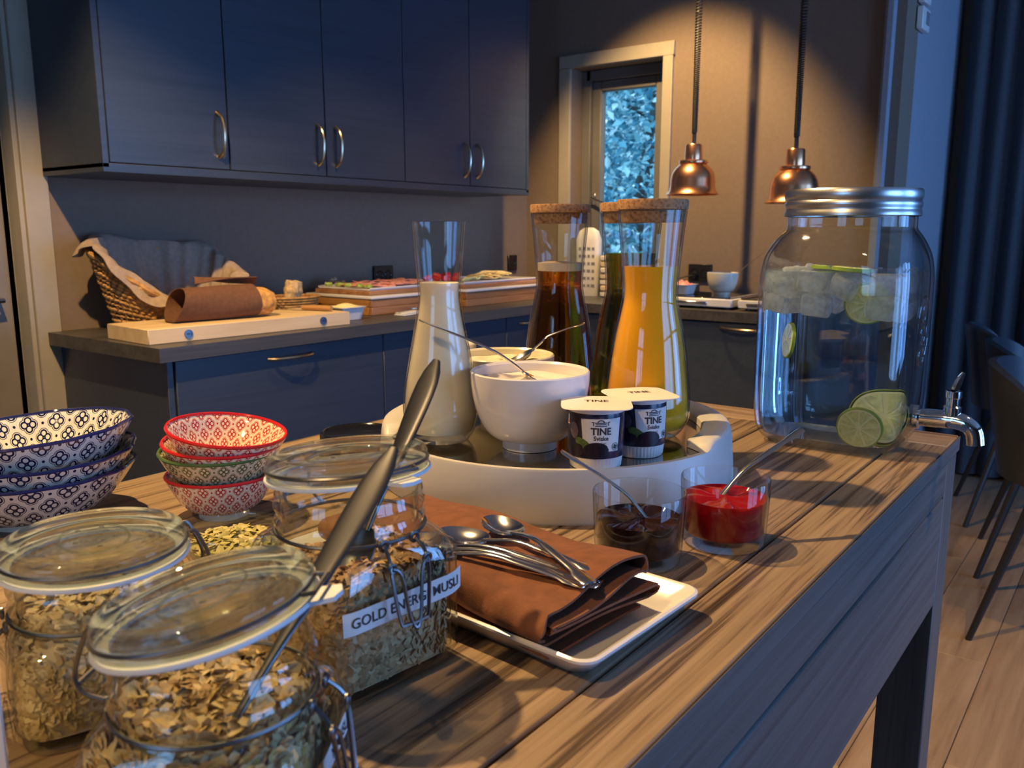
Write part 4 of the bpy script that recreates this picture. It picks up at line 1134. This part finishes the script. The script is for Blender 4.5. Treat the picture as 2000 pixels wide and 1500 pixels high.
# ---------------------------------------------------------------- clip-top storage jars
def jar(c, rz, H, label, tilt, lift, words=None, wpos=None, half=.057, hinge_gap=0.0):
    """clip-top jar, latch towards local -Y, hinge towards +Y"""
    t = thing('storage_jar', label, 'jar', (c[0], c[1], T), rz, 'clip-top glass jars of cereal')
    hb = H-.040
    o = [(.030, .0012, 6), (.046, .0, 6), (.0535, .003, 6.5), (half, .011, 7), (half, hb-.012, 7), (half-.0015, hb-.002, 5.5), (.0540, hb+.005, 4), (.0512, hb+.0095, 2.6), (.0500, hb+.012, 2), (.0500, hb+.016, 2), (.0513, hb+.018, 2), (.0513, hb+.021, 2), (.0500, hb+.023, 2), (.0500, hb+.027, 2), (.0515, hb+.030, 2), (.0515, hb+.033, 2), (.0502, hb+.035, 2), (.0505, H-.002, 2), (.0495, H, 2)]
    inn = [(r-.0035, z, e) for r, z, e in o[3:8]][::-1]
    MB().lathe([(0, .0035)] + o + [(.0475, H, 2), (.0468, H-.004, 2), (.0468, hb+.012, 2)] + inn + [(.046, .007, 6), (0, .006)], 72).build('jar_body', 'glass_jar', t)
    zn = hb+.0135
    nw = MB().tube([(.0512*math.cos(2*PI*j/60), .0512*math.sin(2*PI*j/60), zn) for j in range(60)], .0013, 6, True)
    for s in (-1, 1):
        nw.tube([(s*.0125+.003*math.cos(q*PI/5), -.0535, zn+.003*math.sin(q*PI/5)) for q in range(10)], .0014, 6, True)
    nw.build('neck_wire', 'wire', t)
    # hanging bail latch
    yb = -half-.006
    bl = MB().tube(smooth_path([(-.0125, -.0545, zn), (-.0145, yb+.001, zn-.008), (-.0150, yb-.002, zn-.020), (-.0115, yb-.005, zn-.047), (-.008, yb-.006, zn-.050), (.008, yb-.006, zn-.050), (.0115, yb-.005, zn-.047), (.0150, yb-.002, zn-.020), (.0145, yb+.001, zn-.008), (.0125, -.0545, zn)], 4), .0013, 6)
    bl.tube(smooth_path([(-.0145, yb-.0015, zn-.012), (-.0085, yb-.003, zn-.018), (-.0045, yb-.006, zn-.046), (.0, yb-.007, zn-.054), (.0045, yb-.006, zn-.046), (.0085, yb-.003, zn-.018), (.0145, yb-.0015, zn-.012)], 4), .0013, 6)
    for s in (-1, 1): bl.tube([(s*.0145+.0028*math.cos(q*PI/5), yb-.001, zn-.012+.0028*math.sin(q*PI/5)) for q in range(10)], .0014, 6, True)
    bl.build('latch_bail', 'wire', t)
    hz = MB().tube(smooth_path([(-.012, .0525, zn), (-.012, .064, zn+.004), (-.010, .068, zn+.014), (-.010, .060, H+.009), (-.010, .0555, H+.010)], 4), .0013, 6)
    hz.tube(smooth_path([(.012, .0525, zn), (.012, .064, zn+.004), (.010, .068, zn+.014), (.010, .060, H+.009), (.010, .0555, H+.010)], 4), .0013, 6).tube([(-.011, .066, zn+.008), (.011, .066, zn+.008)], .0013, 6)
    hz.build('hinge_wire', 'wire', t)
    # lid; its own origin sits on the jar rim so that it can be tipped open about the hinge
    lid = MB().lathe([(0, .0005), (.040, .0005), (.0445, -.003), (.0460, -.003), (.0468, .0015), (.0545, .0020), (.0552, .0045), (.0548, .0065), (.0538, .0072), (.0545, .0085), (.0548, .0115), (.0530, .0150), (.0495, .0165), (.0460, .0160), (.0425, .0130), (.039, .0120), (.036, .0128), (.0335, .0135), (.031, .0125), (.026, .0122), (.012, .0135), (0, .0138)], 72).build('lid', 'lid_glass', t, loc=(0, .052*(1-math.cos(tilt)), H+.0022+lift+.052*math.sin(tilt)), rot=(-tilt, 0, 0))
    lg = MB().lathe([(.0475, .0015), (.0475, -.0008), (.0562, -.0008), (.0566, .0005), (.0562, .0017)], 72, closed=True)
    lg.prism([(-.010, -.054), (-.008, -.068), (0, -.0705), (.008, -.068), (.010, -.054)], -.0008, .0016)
    lg.build('rubber_seal', 'rubber_white', lid)
    MB().tube([(.0545*math.cos(2*PI*j/60), .0545*math.sin(2*PI*j/60), .0073) for j in range(60)], .0013, 6, True).tube([(-.013, -.0545, .0073), (-.0115, -.0605, .0068), (.0115, -.0605, .0068), (.013, -.0545, .0073)], .0013, 6).build('lid_wire', 'wire', lid)
    sw = MB()
    for k_ in range(5):
        a = k_*2*PI/5; sw.lathe([(0, .0128), (.0018, .0133), (.0012, .0142), (0, .0145)], 10, Matrix.Translation((.020*math.cos(a), .012*math.sin(a), 0)))
    sw.tube([(.029*math.cos(2*PI*j/40), .020*math.sin(2*PI*j/40), .0125) for j in range(40)], .0009, 6, True).build('embossed_mark', 'lid_glass', lid)
    if words:
        s0, z0, ang, L, hh, txt, ts = wpos
        R_ = Matrix.Rotation(ang, 4, 'Z'); 
        def put(x, y, off):
            p = R_ @ Vector((x, y, 0)); X_ = s0+p.x; e = 7; hf = half+off
            # follow the rounded square wall
            lim = hf*.62; a = abs(X_)
            yy = -hf if a < lim else -hf + (a-lim)**2/(2*.030)
            return (X_, yy, z0+p.y)
        st = MB(); n = 24
        vs = []; fs = []
        for i in range(n+1):
            for j in (0, 1): vs.append(put(-L/2+L*i/n, (j-.5)*hh, .0006))
            if i: k_ = 2*i; fs.append((k_-2, k_, k_+1, k_-1))
        lab = MB().add(vs, fs).build('label_strip', 'paper', t)
        tv, tf = text_mesh(txt, ts, .012)
        MB().add([put(q.x, q.y-ts*.33, .0011) for q in tv], tf).build('lettering', 'ink', lab, smooth=False)
    return t
cA, cB, cC = (.250, .520), (.230, .364), (.382, .428)
jar(cA, math.radians(-108), .094, 'closed clip-top glass jar of pale oat flakes at the left edge', 0.0, 0.0)
jar(cB, math.radians(34), .094, 'clip-top glass jar in the front with its lid tipped open over mixed muesli', .20, .002, True, (.020, .030, .0, .062, .013, 'Y MUSLI', .0095))
jar(cC, math.radians(-7), .128, 'tall clip-top glass jar of golden muesli with a paper name strip', .085, .003, True, (.004, .060, .02, .102, .0155, 'GOLD ENERGI MUSLI', .0098))
nk = lambda H: (H-.045, H-.028, .0462)
jar_fill(cA, math.radians(-108), .0532, 6.5, .008, .072, nk(.094), 3400, 800, .0042, 'oats', None, 'oat_flakes', 'pale oat flakes filling the closed jar at the left edge', 1, (.1, .05))
jar_fill(cB, math.radians(34), .0532, 6.5, .008, .066, nk(.094), 2600, 650, .0052, 'muesli_mix', None, 'muesli', 'mixed muesli with seeds in the open front jar', 2)
jar_fill(cC, math.radians(-7), .0532, 6.5, .008, .076, nk(.128), 3600, 800, .0043, 'muesli_gold', None, 'golden_muesli', 'golden oat muesli in the tall jar with the paper strip', 3, (.08, -.12))
def server(B, E, label):
    """serving spoon with a broad flat dark handle"""
    d = Vector(E)-Vector(B); L = d.length
    rot = d.to_track_quat('X', 'Z').to_euler()
    t = thing('serving_spoon', label, 'spoon', B, rot=rot, group='serving spoons in the jars')
    def bf(u, v): a = 2*PI*u; return (-.020*v*math.cos(a), .013*v*math.sin(a), -.005*(1-v*v))
    MB().grid(bf, 22, 6, .001, True).build('spoon_bowl', 'cutlery_dark', t, auto=80)
    n = 14; pts = [(.017+(L-.017)*i/n, 0, 0) for i in range(n+1)]
    wd = [.0028, .0026, .0026, .0030, .0040, .0056, .0070, .0080, .0087, .0093, .0098, .0100, .0096, .0078, .0032]
    MB().tube(pts, [(w_, .0020 if i < 5 else .0024) for i, w_ in enumerate(wd)], 12).build('handle', 'cutlery_dark', t)
server((.372, .412, .985), (.462, .418, 1.106), 'dark metal spoon handle rising behind the lid of the tall muesli jar')
server((.206, .330, .958), (.348, .350, 1.073), 'dark metal spoon handle leaning out of the open front jar')

# ---------------------------------------------------------------- bowl of pumpkin seeds
sbw = thing('glass_bowl', 'small clear glass bowl of pumpkin seeds between the jars', 'bowl', (.432, .640, T))
MB().lathe([(0, .002), (.028, 0), (.034, .002), (.0415, .018), (.0425, .032), (.0435, .036), (.0425, .0385), (.0405, .0375), (.0395, .032), (.0385, .018), (.032, .007), (0, .006)], 64).build('glass', 'glass_jar', sbw)
rg = random.Random(9); sm = MB().lathe([(0, .0075), (.031, .008), (.0375, .018), (.0380, .023), (.02, .027), (0, .028)], 32)
for _ in range(420):
    a = rg.uniform(0, 6.28); r = .035*math.sqrt(rg.random()); z = .0285 - .004*(r/.037)**2 + rg.uniform(-.002, .003)
    flake_mesh(sm, Matrix.Translation((r*math.cos(a), r*math.sin(a), z)) @ Euler((rg.uniform(-.5, .5), rg.uniform(-.5, .5), rg.uniform(0, 6))).to_matrix().to_4x4(), .0058*rg.uniform(.8, 1.1), rg, True)
tag(sm.build('pumpkin_seeds', 'seeds', loc=(.432, .640, T)), 'green pumpkin seeds in the small glass bowl', 'seeds', kind='stuff')

# black tin behind the tall jar
bl_ = thing('black_lidded_tin', 'low round tin with a glossy black lid at the left of the tray', 'tin', (.800, .872, T))
MB().lathe([(0, .0), (.050, 0), (.0515, .002), (.0515, .012), (0, .012)], 64).build('tin_body', 'glass_black_jar', bl_)
MB().lathe([(.0518, .011), (.0545, .0115), (.0545, .0215), (.053, .0235), (.0505, .0240), (.049, .0225), (.047, .0215), (0, .0215)], 96).build('tin_lid', 'black_gloss', bl_)

# white card at the near left corner
tag(MB().box((0, 0, .046), (.11, .002, .092)).build('paper_card', 'paper', loc=(.121, .474, T), rot=(0, 0, math.radians(-53)), smooth=False), 'white paper card standing at the lower left corner', 'card')

# ---------------------------------------------------------------- plate, napkin, teaspoons
def rrect(hx, hy, r, n=6):
    o = []
    for cx_, cy_, a in ((hx-r, hy-r, 0), (-hx+r, hy-r, PI/2), (-hx+r, -hy+r, PI), (hx-r, -hy+r, 3*PI/2)):
        for i in range(n+1): t = a+PI/2*i/n; o.append((cx_+r*math.cos(t), cy_+r*math.sin(t)))
    return o
def loops(ls):
    m = MB(); vs = []; fs = []; n = len(ls[0][0])
    for poly, z in ls: vs += [(x, y, z) for x, y in poly]
    for k_ in range(len(ls)-1):
        for i in range(n): j = (i+1) % n; fs.append((k_*n+i, k_*n+j, (k_+1)*n+j, (k_+1)*n+i))
    fs.append(tuple(range(n-1, -1, -1))); fs.append(tuple((len(ls)-1)*n+i for i in range(n)))
    return m.add(vs, fs)
px, py = .080, .172
pl = loops([(rrect(px-.022, py-.022, .012), 0), (rrect(px-.018, py-.018, .012), .0), (rrect(px-.004, py-.004, .014), .014), (rrect(px, py, .015), .0185), (rrect(px, py, .015), .0205), (rrect(px-.002, py-.002, .014), .0215), (rrect(px-.0065, py-.0065, .012), .0190), (rrect(px-.020, py-.020, .012), .0055), (rrect(px-.024, py-.024, .011), .0050)])
tag(pl.build('serving_plate', 'white_ceramic', loc=(.528, .436, T), rot=(0, 0, -.055)), 'rectangular white plate with upturned rim under the brown napkin', 'plate')
sec = []
lay = [.0020, .0100, .0170, .0255, .0330]
def wav(x, k): return .0012*math.sin(x*55+k*1.7)*min(1, k)
for k_, z_ in enumerate(lay):
    d_ = -1 if k_ % 2 == 0 else 1; x0, x1 = -.056*d_, .056*d_
    for i in range(15): x_ = x0+(x1-x0)*i/14; sec.append(Vector((x_+.004*(k_ % 3-1), 0, z_+wav(x_, k_))))
    if k_ < 4:
        zc_ = (z_+lay[k_+1])/2; r_ = (lay[k_+1]-z_)/2
        for i in range(1, 9): t_ = -PI/2+PI*i/9; sec.append(Vector((x1+.004*(k_ % 3-1)+d_*r_*1.9*math.cos(t_), 0, zc_+r_*math.sin(t_))))
for i in range(1, 9): t_ = PI/2+PI*.95*i/8; sec.append(Vector((-.056+.0105*math.cos(t_)*1.1, 0, .0225+.0105*math.sin(t_))))
ns = len(sec)-1
def nap(u, v):
    k_ = u*ns; i = min(int(k_), ns-1); p = sec[i].lerp(sec[i+1], k_-i)
    y = -.150+.285*v; end = max(0, .25-v)/.25
    z = p.z*(1+.30*end*(.5+.5*math.sin(p.x*26+.6))) + .0012*math.sin(9*v+p.x*40)*(p.z/.02) + .002*math.sin(5*v)*(p.z/.02)
    return (p.x*(1-.03*end) + .002*math.sin(11*v+p.z*200), y + .006*math.sin(p.z*220+p.x*14)*(1 if v < .5 else .3), z)
tag(MB().grid(nap, ns+1, 40, .0020).build('napkin', 'napkin_cloth', loc=(.532, .446, T+.0078), rot=(0, 0, -.17), auto=80), 'folded rust-brown cloth napkin on the white plate', 'napkin')
gs = 'teaspoons on the napkin'
zt = T+.0470
for bx, by, ex, ey, dz, lab in ((.512, .436, .517, .306, .006, 'teaspoon on the napkin, bowl up, the left one of the two visible bowls'),
                                (.541, .419, .487, .297, .010, 'teaspoon lying across the others, the right one of the two visible bowls'),
                                (.486, .452, .503, .300, .002, 'teaspoon on the napkin whose bowl is hidden behind the tall jar'),
                                (.478, .440, .494, .305, .0035, 'teaspoon beside the plate rim with only its handle showing'),
                                (.496, .458, .512, .303, .0015, 'teaspoon under the crossing one, handle pointing to the plate end')):
    a = math.atan2(ey-by, ex-bx)
    spoon((bx, by, zt+dz), (0, .02, a), lab, math.hypot(ex-bx, ey-by), 'teaspoon', group=gs, bl=.049, bw=.0155)
